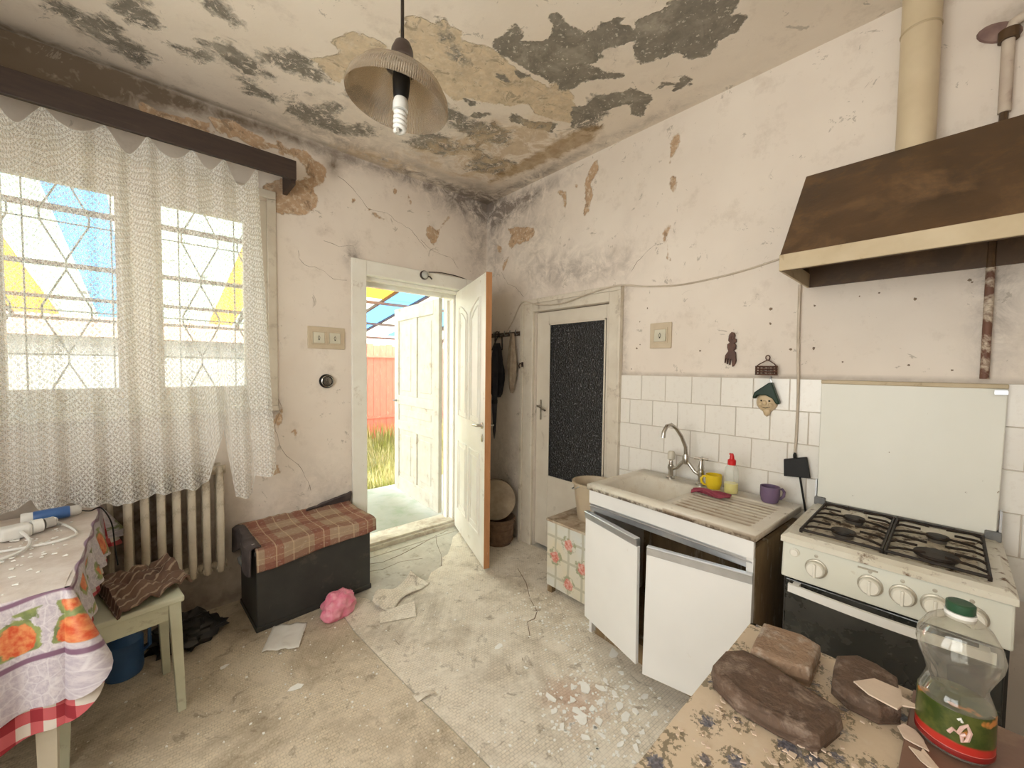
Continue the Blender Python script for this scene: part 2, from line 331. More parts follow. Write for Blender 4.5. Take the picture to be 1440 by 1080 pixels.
def surface(name, us, vs, to3, holes, fields, mat, flip=False, extra=None):
    """a gridded wall with real openings; damage fields stored per vertex"""
    U = sorted(set(np.round(us, 4))); V = sorted(set(np.round(vs, 4))); nu, nv = len(U), len(V)
    P = np.array([(u, v) for v in V for u in U]); g = G(); g.v = [to3(u, v) for u, v in P]
    for j in range(nv-1):
        for i in range(nu-1):
            cu, cv = (U[i]+U[i+1])/2, (V[j]+V[j+1])/2
            if any(a < cu < b and c < cv < d for a, b, c, d in holes): continue
            q = (j*nu+i, j*nu+i+1, (j+1)*nu+i+1, (j+1)*nu+i); g.f.append(q[::-1] if flip else q)
    n0 = len(g.v)
    if extra: extra(g)
    o = g.obj(name, mat); n1 = len(g.v)
    for k, arr in fields(P).items():
        at = o.data.attributes.new(k, 'FLOAT', 'POINT')
        dflt = 9. if k in ('tan', 'grey', 'speck', 'brown', 'stain') else 0.
        at.data.foreach_set('value', np.concatenate([arr, np.full(n1-n0, dflt)]).astype(np.float32))
    return struct(o)
def lin(a, b, st, *add): return list(np.linspace(a, b, int(abs(b-a)/st)+1))+list(add)
def far(P): return np.full(len(P), 9.)
def reveal(g, a, b, c, d, depth, to3, bottom=True):
    """inner faces of an opening, from the wall's face to its outside"""
    for p, q in (((a, c), (a, d)), ((a, d), (b, d)), ((b, d), (b, c))) + ((((b, c), (a, c)),) if bottom else ()):
        g.add([to3(*p, 0), to3(*q, 0), to3(*q, depth), to3(*p, depth)], [(0, 1, 2, 3)])

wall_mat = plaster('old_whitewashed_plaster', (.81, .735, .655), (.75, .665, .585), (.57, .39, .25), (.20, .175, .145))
ceil_mat = plaster('old_ceiling_plaster', (.83, .745, .645), (.77, .68, .575), (.74, .60, .42), (.185, .165, .135), True)
out_mat = M('outside_render', (.6, .57, .52), (.5, .47, .43), .9, 3)
WIN = (-2.93, -1.74, 1.19, 2.49); DOOR = (-1.19, -.17, 0, 2.17)
l3 = lambda u, v, d=0: (u, d, v)
def left_extra(g):
    reveal(g, *WIN, .34, l3); reveal(g, *DOOR, .34, l3, False)
    us = [XW, WIN[0], WIN[1], DOOR[0], DOOR[1], .25]; vs = [-.1, 0, WIN[2], DOOR[3], WIN[3], 3.2]
    for i in range(5):
        for j in range(5):
            if (i == 1 and j in (2, 3)) or (i == 3 and j in (1, 2)): continue
            a, b, c, d = us[i], us[i+1], vs[j], vs[j+1]; g.add([l3(a, c, .34), l3(a, d, .34), l3(b, d, .34), l3(b, c, .34)], [(0, 1, 2, 3)])
def left_fields(P):
    return {'tan': sdf(LEFT_TAN, P), 'grey': far(P), 'speck': far(P), 'brown': far(P),
            'mould': blobs([(-.04, 2.9, .22, .12, 1.), (-.1, 2.6, .14, .3, .55), (-.7, 2.93, .55, .05, .8), (-.35, 2.85, .3, .1, .6), (-1.4, 2.9, .3, .06, .5),
                            (-1.22, 2.25, .06, .1, .6), (-1.73, 1.15, .05, .12, .6), (-1.2, 1.2, .03, .9, .45), (-1.5, .5, .3, .3, .25)], P),
            'damp_dark': blobs([(-3.3, 2.82, .5, .2, 1.2), (-2.65, 2.84, .5, .16, 1.2), (-2.1, 2.9, .5, .045, .9), (-1.6, 2.92, .3, .03, .6), (-1.35, 2.83, .05, .07, .9), (-2.4, .12, .5, .25, .55), (-2.45, .75, .35, .25, .75), (-2.3, .45, .4, .25, .6),  # low blobs: rusty tone behind the radiator, plain darkening towards the floor
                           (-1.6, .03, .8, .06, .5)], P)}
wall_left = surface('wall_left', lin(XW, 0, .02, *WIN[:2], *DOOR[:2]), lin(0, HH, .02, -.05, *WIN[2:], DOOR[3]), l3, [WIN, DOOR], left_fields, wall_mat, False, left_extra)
DR2 = (-1.355, -.64, 0, 1.9)
r3 = lambda u, v, d=0: (d, u, v)
def right_extra(g): reveal(g, DR2[0], DR2[1], -.05, DR2[3], .12, r3, False); g.add([r3(DR2[0], -.05, .12), r3(DR2[0], 1.9, .12), r3(DR2[1], 1.9, .12), r3(DR2[1], -.05, .12)], [(0, 1, 2, 3)])
def right_fields(P):
    return {'tan': sdf(RIGHT_TAN, P), 'grey': far(P), 'speck': far(P), 'brown': far(P),
            'mould': blobs([(-.02, 2.9, .2, .14, 1.), (-.3, 2.8, .28, .1, .9), (-.6, 2.86, .4, .06, .6), (-.1, 2.5, .12, .3, .5), (-.55, 2.55, .3, .2, .35), (-.75, 2.2, .35, .18, .4), (-1.2, 2.15, .3, .12, .4), (-1.46, 1.4, .03, .8, .4),
                            (-.3, .5, .3, .6, .3), (-3., 1.75, .06, .3, .5)], P),
            'damp_dark': blobs([(-2.3, 1.415, 1.4, .012, .5), (-.1, 2.93, .15, .03, .8), (-.3, .04, .5, .08, .7), (-3.1, 2.72, .12, .05, .8)], P)}
wall_right = surface('wall_right', lin(YW, 0, .02, *DR2[:2]), lin(0, HH, .02, -.05, DR2[3]), r3, [DR2], right_fields, wall_mat, True, right_extra)
c3 = lambda u, v, d=0: (u, v, HH)
CEIL_STAIN = [((-0.83,-0.71),(-0.71,-1.00),(-0.56,-1.21),(-0.28,-1.23),(-0.22,-0.77),(-0.24,-0.35),(-0.52,-0.25),(-0.78,-0.27),(-1.00,-0.26),(-0.92,-0.52)), ((-1.36,-0.05),(-1.07,-0.19),(-0.73,-0.18),(-0.89,-0.05),(-1.27,-0.01))]
def ceil_fields(P):
    return {'tan': sdf(CEIL_TAN, P), 'grey': sdf(CEIL_GREY, P), 'speck': sdf(CEIL_SPECK, P), 'brown': sdf(CEIL_BROWN, P), 'stain': sdf(CEIL_STAIN, P),
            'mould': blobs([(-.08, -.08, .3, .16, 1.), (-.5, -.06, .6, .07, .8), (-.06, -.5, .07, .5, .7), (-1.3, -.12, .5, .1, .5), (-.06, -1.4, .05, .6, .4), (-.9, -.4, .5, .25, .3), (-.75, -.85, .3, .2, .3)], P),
            'damp_dark': blobs([(-.03, -.03, .12, .08, .8), (-.7, -.2, .35, .05, .35), (-.25, -.25, .2, .12, .4), (-3.1, -.03, .6, .06, .8), (-2.2, -.02, .6, .03, .7), (-1.2, -.02, .4, .03, .5)], P)}
ceiling = surface('ceiling', lin(XW, 0, .02), lin(YW, 0, .02), c3, [], ceil_fields, ceil_mat, True)
plain = lambda P: {k: (far(P) if k in ('tan', 'grey', 'speck', 'brown') else np.zeros(len(P))) for k in ('tan', 'grey', 'speck', 'brown', 'mould', 'damp_dark')}
surface('wall_front', lin(XW, 0, .2), lin(0, HH, .2, -.05), lambda u, v: (u, YW, v), [], plain, wall_mat, True)
WB = (-3.3, -1.3, .8, 2.5)
bk3 = lambda u, v, d=0: (XW-d, u, v)
surface('wall_back', lin(YW, 0, .1, *WB[:2]), lin(0, HH, .1, -.05, *WB[2:]), bk3, [WB], plain, wall_mat, False, lambda g: reveal(g, *WB, .1, bk3))

crack_mat = M('crack_shadow_line', (.16, .115, .08), (.26, .19, .13), .95, 20)
def cracks(lines, to3, parent, nrm):
    for ln in lines:
        pts = []
        for (a, b), (c, d) in zip(ln, ln[1:]):
            k = max(2, int(math.hypot(c-a, d-b)/.03))
            pts += [(a+(c-a)*i/k+random.uniform(-.006, .006), b+(d-b)*i/k+random.uniform(-.006, .006)) for i in range(k)]
        pts.append(ln[-1]); g = G(); n = len(pts)
        g.tube([to3(a, b) for a, b in pts], [random.uniform(.0006, .0022) for _ in range(n)], 4)
        g.v = [tuple(c*(.35 if abs(nrm[i]) else 1) for i, c in enumerate(p)) for p in g.v]
        g.obj('crack', crack_mat, parent)
cracks(LEFT_CRACK, l3, wall_left, (0, 1, 0)); cracks(RIGHT_CRACK, r3, wall_right, (1, 0, 0))

rc = random.Random(21)
for i in range(26):
    y, z = rc.uniform(-3.05, -1.5), rc.uniform(1.45, 1.88); r = rc.uniform(.003, .009)
    if -2.2 < y < -2.0 or -1.8 < y < -1.62: continue
    G().prism([(y+r*rc.uniform(.5, 1.2)*math.cos(a), z+r*rc.uniform(.5, 1.4)*math.sin(a)) for a in (0, 1.1, 2.4, 3.5, 4.9)], -.0012, 0, 'x').obj('chip_mark', crack_mat, wall_right)
# floor: concrete slab with worn linoleum sheets on it
t = NT('bare_concrete'); v = t.co()
cc = t.mix(t.step(t.noise(5, 8, .65, v), .35, .65), (.46, .43, .37), (.60, .57, .50))
cc = t.mix(t.step(t.noise(14, 8, .7, v), .55, .7), cc, (.30, .26, .2))
conc = t.done(t.bsdf(cc, .9, 0, t.bump(t.noise(18, 8, .6, v), .5, .01)))
def linoleum(name, k1, k2, dirt_lo, dirt_amt):
    t = NT(name); v = t.map(t.co(), rot=(0, 0, .08))
    bx = t.n('ShaderNodeTexBrick', {'Vector': v, 'Color1': (*k1, 1), 'Color2': (*[c*.9 for c in k1], 1), 'Mortar': (*[c*.72 for c in k1], 1), 'Scale': 1., 'Mortar Size': .0018, 'Brick Width': .019, 'Row Height': .0135, 'Mortar Smooth': .4})
    lc = t.mix(t.m('MULTIPLY', t.step(t.noise(9, 4, .7, v), .42, .66), .8), bx.outputs[0], k2)
    lc = t.mix(t.m('MULTIPLY', t.step(t.noise(2.6, 6, .74, v, .5), dirt_lo, dirt_lo+.22), dirt_amt), lc, (.25, .19, .12))
    lc = t.mix(t.m('MULTIPLY', t.step(t.noise(13, 5, .78, v, .6), .56, .66), .6), lc, (.22, .165, .11))
    lc = t.mix(t.step(t.noise(70, 2, .7, v), .67, .72), lc, (.84, .81, .74))
    rd = t.n('ShaderNodeVectorMath', {0: t.co(), 1: (-.95, -1.86, 0)}, operation='DISTANCE').outputs['Value']
    rst = t.m('MULTIPLY', t.step(t.m('ADD', rd, t.m('MULTIPLY', t.noise(9, 3, .6, v), .25)), .1, .30, 1, 0), .6)
    lc = t.mix(rst, lc, (.47, .22, .13))
    return t.done(t.bsdf(lc, .62, 0, t.bump(t.m('ADD', bx.outputs[1], t.noise(7, 3, .6, v)), .3, .004)))
lino = linoleum('worn_mosaic_linoleum', (.80, .72, .60), (.86, .80, .70), .50, .6)
lino2 = linoleum('browner_mosaic_linoleum', (.72, .62, .475), (.70, .61, .485), .44, .7)
floor = struct(box((XW, YW, -.12), (.25, .35, -.004)).obj('floor', conc))
seam = [(-1.49, -.3), (-1.5, -.55), (-1.502, -.783), (-1.48, -1.1), (-1.455, -1.385), (-1.43, -1.6), (-1.411, -1.837), (-1.36, -2.6), (-1.33, YW+.01)]
shA = [(XW+.01, YW+.01)]+[(x-.003, y) for x, y in seam[::-1]]+[(-1.5, -.01), (XW+.01, -.01)]
tear = [(-.3, -.03), (-.42, -.1), (-.5, -.2), (-.62, -.33), (-.68, -.35), (-.75, -.46), (-.86, -.49), (-.93, -.56), (-1.0, -.52), (-1.07, -.56), (-1.13, -.55), (-1.16, -.64), (-1.24, -.7), (-1.3, -.66), (-1.33, -.5), (-1.4, -.42), (-1.44, -.3)]
shB = [(x+.003, y) for x, y in seam]+[(-.01, YW+.01), (-.01, -.01)]+tear
for pl, m_ in ((shA, lino2), (shB, lino)): G().prism(pl, -.004, 0).obj('linoleum_sheet', m_, floor)
for pts in ([(-1.2, -.06), (-1.05, -.12), (-.9, -.1), (-.7, -.04), (-.5, .03), (-.36, .06)], [(-1.25, -.16), (-1.1, -.22), (-.95, -.2), (-.8, -.26)], [(-.75, -.45), (-.66, -.3), (-.58, -.1), (-.5, .04)]):
    G().tube([(x, y, -.004) for x, y in pts], [random.uniform(.001, .0032) for _ in pts], 5).obj('crack', crack_mat, floor)
# a crack and curled rip in the sheet
G().tube([(-.36, -.85, .0), (-.45, -1.03, .0), (-.56, -1.18, .0), (-.62, -1.3, 0), (-.68, -1.338, 0), (-.73, -1.33, 0), (-.8, -1.42, 0), (-.93, -1.5, 0), (-.96, -1.53, 0)], [.002, .003, .002, .003, .004, .002, .003, .004, .002], 4).obj('crack', crack_mat, floor)
def rip(u, v_): return (-1.47+u*.09, -1.36-v_*.05-u*.03, .001+.018*v_*math.sin(u*PI))
G().grid(rip, 8, 4).obj('linoleum_rip', lino, floor, solid=.002)
def ridge(u, v_): return (-1.42+u*.62, -1.44-u*.02+(v_-.5)*.16, .0008+.016*math.sin(v_*PI)**2*math.sin(u*PI))
G().grid(ridge, 24, 10).obj('linoleum_ridge', lino, floor, smooth=60)

# white glazed wall tiles, laid in half bond
t = NT('white_glazed_tile'); rn = t.n('ShaderNodeObjectInfo').outputs['Random']
tc_ = t.mix(rn, (.85, .82, .765), (.80, .765, .71)); tc_ = t.mix(t.m('MULTIPLY', t.step(t.noise(7, 6, .65, t.co('Generated')), .55, .8), .3), tc_, (.5, .42, .33))
tile_mat = t.done(t.bsdf(tc_, .22, 0))
grout = M('tile_grout', (.62, .55, .47), (.50, .43, .35), .95, 20)
box((-.006, -3.48, .64), (0, -1.447, 1.415)).obj('tile_bedding', grout, wall_right)
def tile_mesh(w, h, nm='tile'):
    b = .002; d = .011
    return G().hexa([(-.004, 0, 0), (-.004, -w, 0), (-.004, -w, h), (-.004, 0, h)], [(-d, -b, b), (-d, -w+b, b), (-d, -w+b, h-b), (-d, -b, h-b)]).mesh(nm, tile_mat)
full = tile_mesh(.1545, .1545); cuts = {}
for r in range(5):
    z = 1.415-(r+1)*.1555; x0 = -1.447; y = x0; first = .151 if r % 2 == 0 else .073
    while y > -3.45:
        w = first if y == x0 else .157
        wm = round(min(w, y+3.48)-.0018, 4)
        if wm < .02: break
        if wm not in cuts: cuts[wm] = tile_mesh(wm, .154)
        o = bpy.data.objects.new('tile', cuts[wm]); COL.objects.link(o); o.parent = wall_right
        o.location = (random.uniform(-.0008, .0008), y-.0009, z); o.rotation_euler = (0, random.uniform(-.006, .006), random.uniform(-.006, .006)); y -= w
# ---------------------------------------------------------------- window, with glass
t = NT('window_glass')
gl = t.n('ShaderNodeMixShader', {0: .07}); t.put(gl.inputs[1], t.n('ShaderNodeBsdfTransparent', {0: (.93, .95, .94, 1)}).outputs[0]); t.put(gl.inputs[2], t.n('ShaderNodeBsdfGlossy', {'Roughness': .05}).outputs[0])
glass = t.done(gl.outputs[0])
w1 = sempty('window_1')
def fr(lo, hi, nm, p, m=dirty_white, bv=.004): return box(lo, hi).obj(nm, m, p, bevel=bv)
fr((-2.93, .05, 1.2), (-2.86, .14, 2.49), 'frame_post', w1); fr((-1.81, .05, 1.2), (-1.74, .14, 2.49), 'frame_post', w1)
fr((-2.375, .04, 1.2), (-2.30, .14, 2.4), 'mullion', w1); fr((-2.86, .05, 2.40), (-1.81, .14, 2.49), 'frame_head', w1); fr((-2.86, .05, 1.2), (-1.81, .14, 1.26), 'frame_foot', w1)
for a, b in ((-2.86, -2.375), (-2.30, -1.81)):
    s = sempty('casement'); s.parent = w1; del s['kind']
    for lo, hi, nm in (((a, .06, 1.26), (a+.055, .11, 2.40), 'stile'), ((b-.055, .06, 1.26), (b, .11, 2.40), 'stile'), ((a+.055, .06, 2.335), (b-.055, .11, 2.40), 'rail'), ((a+.055, .06, 1.26), (b-.055, .11, 1.32), 'rail')): fr(lo, hi, nm, s)
    box((a+.05, .085, 1.31), (b-.05, .089, 2.34)).obj('pane', glass, s)
fr((-2.96, -.07, 1.165), (-1.71, .06, 1.195), 'window_sill', w1, dirty_white)
fr((-1.75, -.012, 1.19), (-1.70, .0, 2.49), 'casing', w1); fr((-2.98, -.012, 2.49), (-1.70, 0, 2.54), 'casing', w1)
# steel bars outside
bar_m = M('grey_painted_steel', (.20, .20, .20), (.13, .13, .13), .6, 20)
pale_bar = M('pale_grey_steel', (.40, .41, .40), (.3, .3, .3), .6, 20)
gr = thing('window_grille', 'grey steel security grille of bent bars outside the curtained window', 'grille', (-2.335, .30, 1.2))
for k in range(5):
    x = -.58+k*.285
    for sgn in (1, -1):
        pts = []; z = .0
        for i in range(6):
            pts += [(x+(.0 if i % 2 else .09*sgn), 0, z), (x+(.0 if i % 2 else .09*sgn), 0, z+.05)]; z += .25
        pts = [p for p in pts if p[2] <= 1.28]
        if all(-.6 < p[0] < .6 for p in pts): G().tube(pts, .0045, 6).obj('bar', pale_bar, gr)
for i in range(6): G().tube([(-.6, .008, .06+i*.235), (.6, .008, .06+i*.235)], .004, 6).obj('cross_bar', pale_bar, gr)
for x in (-.44, -.12, .17, .45): G().tube([(x, -.008, -.005), (x, -.008, 1.285)], .004, 6).obj('upright', pale_bar, gr)
# added window, unseen behind the viewer, to let in fill light
w2 = sempty('fill_window')
for lo, hi, nm in (((-3.47, -3.3, .8), (-3.41, -3.23, 2.5), 'frame_post'), ((-3.47, -1.37, .8), (-3.41, -1.3, 2.5), 'frame_post'), ((-3.47, -2.335, .87), (-3.41, -2.265, 2.43), 'mullion'), ((-3.47, -3.23, 2.43), (-3.41, -1.37, 2.5), 'frame_head'), ((-3.47, -3.23, .8), (-3.41, -1.37, .87), 'frame_foot')): fr(lo, hi, nm, w2)
for a in (-3.23, -2.265): box((-3.442, a, .87), (-3.438, a+.895, 2.43)).obj('pane', glass, w2)

# ---------------------------------------------------------------- curtain rail and lace curtain
dark_wood = M('dark_stained_wood', (.030, .017, .014), (.05, .03, .022), .55, 9, stretch=(1, 8, 8), dirt=(.12, .09, .07), dlo=.66, dhi=.8)
cr = thing('curtain_rail', 'dark brown wooden curtain rail box above the window', 'curtain rail', (-2.5, -.12, 2.56))
box((-.88, -.115, 0), (.865, -.09, .112)).obj('front_board', dark_wood, cr, bevel=.004)
box((-.88, -.09, .09), (.865, .06, .112)).obj('top_board', dark_wood, cr)
box((.84, -.09, -.02), (.865, .118, .09)).obj('end_bracket', dark_wood, cr)
box((-.88, -.09, -.02), (-.855, .118, .09)).obj('end_bracket', dark_wood, cr)
t = NT('white_lace'); u, v, _ = t.xyz(t.uv())
u = t.m('ADD', u, t.m('MULTIPLY', t.noise(9, 3, .5, t.uv()), .03)); v0_ = v; v = t.m('ADD', v, t.m('MULTIPLY', t.noise(8, 3, .5, t.map(t.uv(), loc=(3, 5, 0))), .03))
def flower(cell, ou, ov, n, r0, r1, wd):
    fu = t.m('SUBTRACT', t.m('FRACT', t.m('ADD', t.m('DIVIDE', u, cell), ou)), .5); fv = t.m('SUBTRACT', t.m('FRACT', t.m('ADD', t.m('DIVIDE', v, cell), ov)), .5)
    r = t.m('SQRT', t.m('ADD', t.m('MULTIPLY', fu, fu), t.m('MULTIPLY', fv, fv))); th = t.m('ARCTAN2', fv, fu)
    rad = t.m('ADD', r0, t.m('MULTIPLY', t.m('COSINE', t.m('MULTIPLY', th, n)), r1))
    return t.step(t.m('ABSOLUTE', t.m('SUBTRACT', r, rad)), wd, wd+.03, 1, 0)
pat = t.m('MAXIMUM', flower(.066, 0, 0, 8, .30, .13, .05), flower(.066, .5, .5, 8, .30, .13, .05))
pat = t.m('MAXIMUM', pat, t.m('MAXIMUM', flower(.066, 0, 0, 1, .05, .0, .06), flower(.066, .5, .5, 1, .05, 0., .06)))
pat = t.m('MAXIMUM', pat, t.m('MULTIPLY', flower(.018, .25, .25, 4, .3, .1, .08), .35))
inb = t.step(t.noise(3, 3, .5, t.uv()), .2, .45, .75, 1.)
alpha = t.m('ADD', .13, t.m('MULTIPLY', t.m('MULTIPLY', pat, inb), .74), clamp=True)
hem = t.m('MAXIMUM', t.m('MAXIMUM', t.step(v0_, 1.838, 1.84), t.step(v0_, .012, .010)), t.m('MULTIPLY', t.step(v0_, 1.66, 1.663), t.step(v0_, 1.672, 1.669)))
alpha = t.m('MAXIMUM', alpha, t.m('MULTIPLY', hem, .55))
lc_ = (.97, .965, .95, 1)
cl_ = t.n('ShaderNodeMixShader', {0: .5}); t.put(cl_.inputs[1], t.n('ShaderNodeBsdfDiffuse', {0: lc_}).outputs[0]); t.put(cl_.inputs[2], t.n('ShaderNodeBsdfTranslucent', {0: lc_}).outputs[0])
fin = t.n('ShaderNodeMixShader', {0: alpha}); t.put(fin.inputs[1], t.n('ShaderNodeBsdfTransparent').outputs[0]); t.put(fin.inputs[2], cl_.outputs[0])
lace = t.done(fin.outputs[0])
clips = [-3.1, -2.92, -2.78, -2.63, -2.44, -2.29, -2.12, -1.985, -1.835]
hemx = [-3.1, -2.8, -2.7, -2.66, -2.55, -2.43, -2.3, -2.12, -2.08, -2.045, -2.01, -1.99, -1.965, -1.875, -1.865, -1.755]
hemz = [.80, .80, .84, .80, .79, .765, .79, .79, .82, .98, 1.10, .95, .71, .70, .80, .82]
def curtain(a, b):
    x0 = -3.1+a*1.27; x1 = -3.12+a*1.365
    lo = max([c for c in clips if c <= x0+1e-6] or [clips[0]]); hi = min([c for c in clips if c > x0+1e-6] or [clips[-1]])
    q = (x0-lo)/(hi-lo) if hi > lo else 0
    zt = 2.565-.12*math.sin(PI*q)**1.3*(.6+.4*math.sin(lo*37)**2)
    zb = float(np.interp(x1, hemx, hemz))+.008*math.sin(x1*60)
    z = zt+(zb-zt)*b; x = x0+(x1-x0)*b
    fold = .03*math.sin(a*2*PI*11+1.3*math.sin(a*9))*(.35+.9*b)+.014*math.sin(a*2*PI*23+b*2)*(b*.8+.2)+.02*fbm((a*6, b*1.5, 2), 1)
    return (x, -.212+fold-.02*b, z)
cu = G().grid(curtain, 300, 46, lambda a, b: (a*2.1, (1-b)*1.85)).obj('lace_curtain', lace, smooth=180)
tag(cu, 'sheer white lace curtain with flower pattern hanging over the window', 'curtain')

# ---------------------------------------------------------------- cast iron radiator
rad_m = M('cream_radiator_paint', (.60, .53, .42), (.46, .39, .29), .5, 8, dirt=(.14, .09, .05), dlo=.52, dhi=.75, dscale=9)
rad = thing('radiator', 'rusty cream cast iron column radiator under the window', 'radiator', (-2.40, -.115, .25))
g = G()
for yy in (-.055, .045): g.tube([(0, yy, .03), (0, yy, .10), (0, yy, .55), (0, yy, .63)], [.012, .016, .016, .012], 8, flat=1.3)
for zz in (.05, .60): g.tube([(0, -.055, zz), (0, .045, zz)], .022, 8); g.tube([(-.031, 0, zz), (.031, 0, zz)], .024, 10)
me = g.mesh('section', rad_m, 50)
for k in range(7):
    o = bpy.data.objects.new('section', me); COL.objects.link(o); o.parent = rad; o.location = (k*.0622, 0, 0)
for k in (1, 5): G().tube([(k*.0622, .0, .05), (k*.0622, .112, .05)], .01, 6).obj('wall_bracket', rad_m, rad)
G().tube([(-.03, 0, .6), (-.07, 0.05, .6), (-.07, 0.06, .55), (-.07, .06, -.245)], .012, 8).obj('supply_pipe', rad_m, rad, smooth=40)

# ---------------------------------------------------------------- outer door: frame, inner leaf, outer leaf
d1 = sempty('door_1')
fr((-1.235, -.022, 0), (-1.125, 0, 2.225), 'casing', d1, white_paint, .006); fr((-.235, -.022, 0), (-.13, 0, 2.225), 'casing', d1, white_paint, .006)
fr((-1.125, -.022, 2.12), (-.235, 0, 2.225), 'casing', d1, white_paint, .006)
fr((-1.19, 0, 0), (-1.12, .35, 2.17), 'jamb', d1, white_paint); fr((-.24, 0, 0), (-.17, .35, 2.17), 'jamb', d1, white_paint)
fr((-1.12, 0, 2.12), (-.24, .35, 2.17), 'head', d1, white_paint)
for y0, y1, dz in ((.05, .10, .025), (.15, .2, .05), (.24, .29, .03)): fr((-1.12, y0, 2.12-dz), (-.24, y1, 2.12), 'head_stop', d1, white_paint)
fr((-1.12, .15, 0), (-1.10, .2, 2.07), 'jamb_stop', d1, white_paint); fr((-.26, .15, 0), (-.24, .2, 2.07), 'jamb_stop', d1, white_paint); fr((-.262, .25, 0), (-.24, .3, 2.07), 'jamb_stop', d1, white_paint)
thr_m = M('worn_threshold_paint', (.74, .70, .60), (.5, .44, .35), .6, 7, dirt=(.4, .32, .24), dlo=.5, dhi=.65)
fr((-1.12, .10, -.01), (-.24, .36, .03), 'threshold', d1, thr_m); fr((-1.12, .12, .03), (-.24, .2, .05), 'threshold', d1, thr_m)
ang = math.atan2(-.807, -.289)
dl = sempty('inner_leaf'); dl.parent = d1; del dl['kind']; dl.location = (-.262, .075, .015); dl.rotation_euler[2] = ang; dl['label'] = 'white moulded door leaf standing open into the room'
box((0, -.02, 0), (.845, .02, 2.10)).obj('slab', white_paint, dl, bevel=.002)
orange = M('bare_pine_edge', (.50, .24, .10), (.40, .18, .07), .6, 5, stretch=(6, 6, 1), dirt=(.7, .6, .45), dlo=.66, dhi=.74, dscale=14)
box((.845, -.021, 0), (.852, .021, 2.10)).obj('edge_strip', orange, dl)
def panel(x0, x1, z0, z1, arch, sd):
    pts = [(x0, z0), (x1, z0), (x1, z1)]
    if arch:
        n = 8; pts = [(x0, z0), (x1, z0)]+[(x1+(x0-x1)*i/n, (z1+arch*math.sin(PI/2*(i/n if arch > 0 and sd else 1-i/n)))) for i in range(n+1)]
    else: pts.append((x0, z1))
    def off(p, k):
        cx, cz = (x0+x1)/2, (z0+z1)/2; return (cx+(p[0]-cx)*(1-k/(x1-x0)*2), cz+(p[1]-cz)*(1-k/(z1-z0)*2))
    for side in (-1, 1):
        y = side*.0205; g = G().tube([(p[0], y, p[1]) for p in pts], .009, 6, True); g.tube([(off(p, .045)[0], y, off(p, .045)[1]) for p in pts], .006, 6, True)
        g.obj('moulding', white_paint, dl, smooth=50)
for a, b, sd in ((.12, .38, 1), (.46, .72, 0)):
    panel(a, b, .20, .80, 0, sd); panel(a, b, 1.02, 1.86, .09, sd)
for sgn in (-1, 1):
    h = G().tube([(.79, sgn*.02, 1.02), (.79, sgn*.06, 1.02), (.77, sgn*.064, 1.02), (.68, sgn*.06, 1.012)], .009, 8).obj('handle', chrome, dl, smooth=50); h['label'] = 'grey metal lever handle'
    G().lathe([(.022, 0), (.022, .006), (.0, .008)], 16, (.79, sgn*.02, 1.02), (0, sgn, 0)).obj('rosette', chrome, dl)
    G().lathe([(.018, 0), (.018, .006), (0, .008)], 16, (.79, sgn*.02, .93), (0, sgn, 0), sy=1.6).obj('keyhole_plate', chrome, dl)
dc = sempty('outer_leaf'); dc.parent = d1; del dc['kind']; dc.location = (-.275, .34, .05); dc.rotation_euler[2] = math.atan2(1.0, .06); dc['label'] = 'old white panelled door leaf standing open outside'
Wd, Hd = 1.06, 2.05
for lo, hi, nm in (((0, -.02, 0), (.11, .02, Hd), 'stile'), ((Wd-.11, -.02, 0), (Wd, .02, Hd), 'stile'), ((.11, -.02, Hd-.14), (Wd-.11, .02, Hd), 'rail'), ((.11, -.02, .98), (Wd-.11, .02, 1.08), 'rail'), ((.11, -.02, .70), (Wd-.11, .02, .80), 'rail'), ((.11, -.02, 0), (Wd-.11, .02, .16), 'rail'),
                   ((Wd/2-.05, -.02, 1.08), (Wd/2+.05, .02, Hd-.14), 'muntin'), ((Wd/2-.05, -.02, .16), (Wd/2+.05, .02, .70), 'muntin')): fr(lo, hi, nm, dc, old_white, .006)
for x0, x1, z0, z1 in ((.10, Wd/2-.04, 1.07, Hd-.13), (Wd/2+.04, Wd-.10, 1.07, Hd-.13), (.10, Wd-.1, .79, .99), (.10, Wd/2-.04, .15, .71), (Wd/2+.04, Wd-.1, .15, .71)):
    fr((x0, -.006, z0), (x1, .006, z1), 'panel', dc, old_white, 0); fr((x0+.07, -.012, z0+.06), (x1-.07, .012, z1-.06), 'panel_field', dc, old_white, .01)
G().tube([(Wd-.06, .02, 1.02), (Wd-.06, .06, 1.02), (Wd-.15, .06, 1.02)], .009, 8).obj('handle', bar_m, dc)

# ---------------------------------------------------------------- narrow inner door with dark obscure glass
d2 = sempty('door_2')
fr((-.03, -.64, 0), (0, -.505, 2.0), 'casing', d2, dirty_white, .006); fr((-.03, -1.452, 0), (0, -1.355, 2.0), 'casing', d2, dirty_white, .006); fr((-.03, -1.355, 1.90), (0, -.64, 2.0), 'casing', d2, dirty_white, .006)
fr((-.042, -1.452, 1.965), (-.03, -.505, 2.0), 'casing_bead', d2, dirty_white, .004); fr((-.042, -.54, 0), (-.03, -.505, 1.965), 'casing_bead', d2, dirty_white, .004); fr((-.042, -1.452, .0), (-.03, -1.43, 1.965), 'casing_bead', d2, dirty_white, .004)
l2 = sempty('leaf'); l2.parent = d2; del l2['kind']; l2.location = (.02, -.645, .02)
leaf_m = M('cream_door_paint', (.72, .66, .56), (.64, .57, .47), .42, 4, dirt=(.3, .23, .16), dlo=.6, dhi=.8, dscale=6)
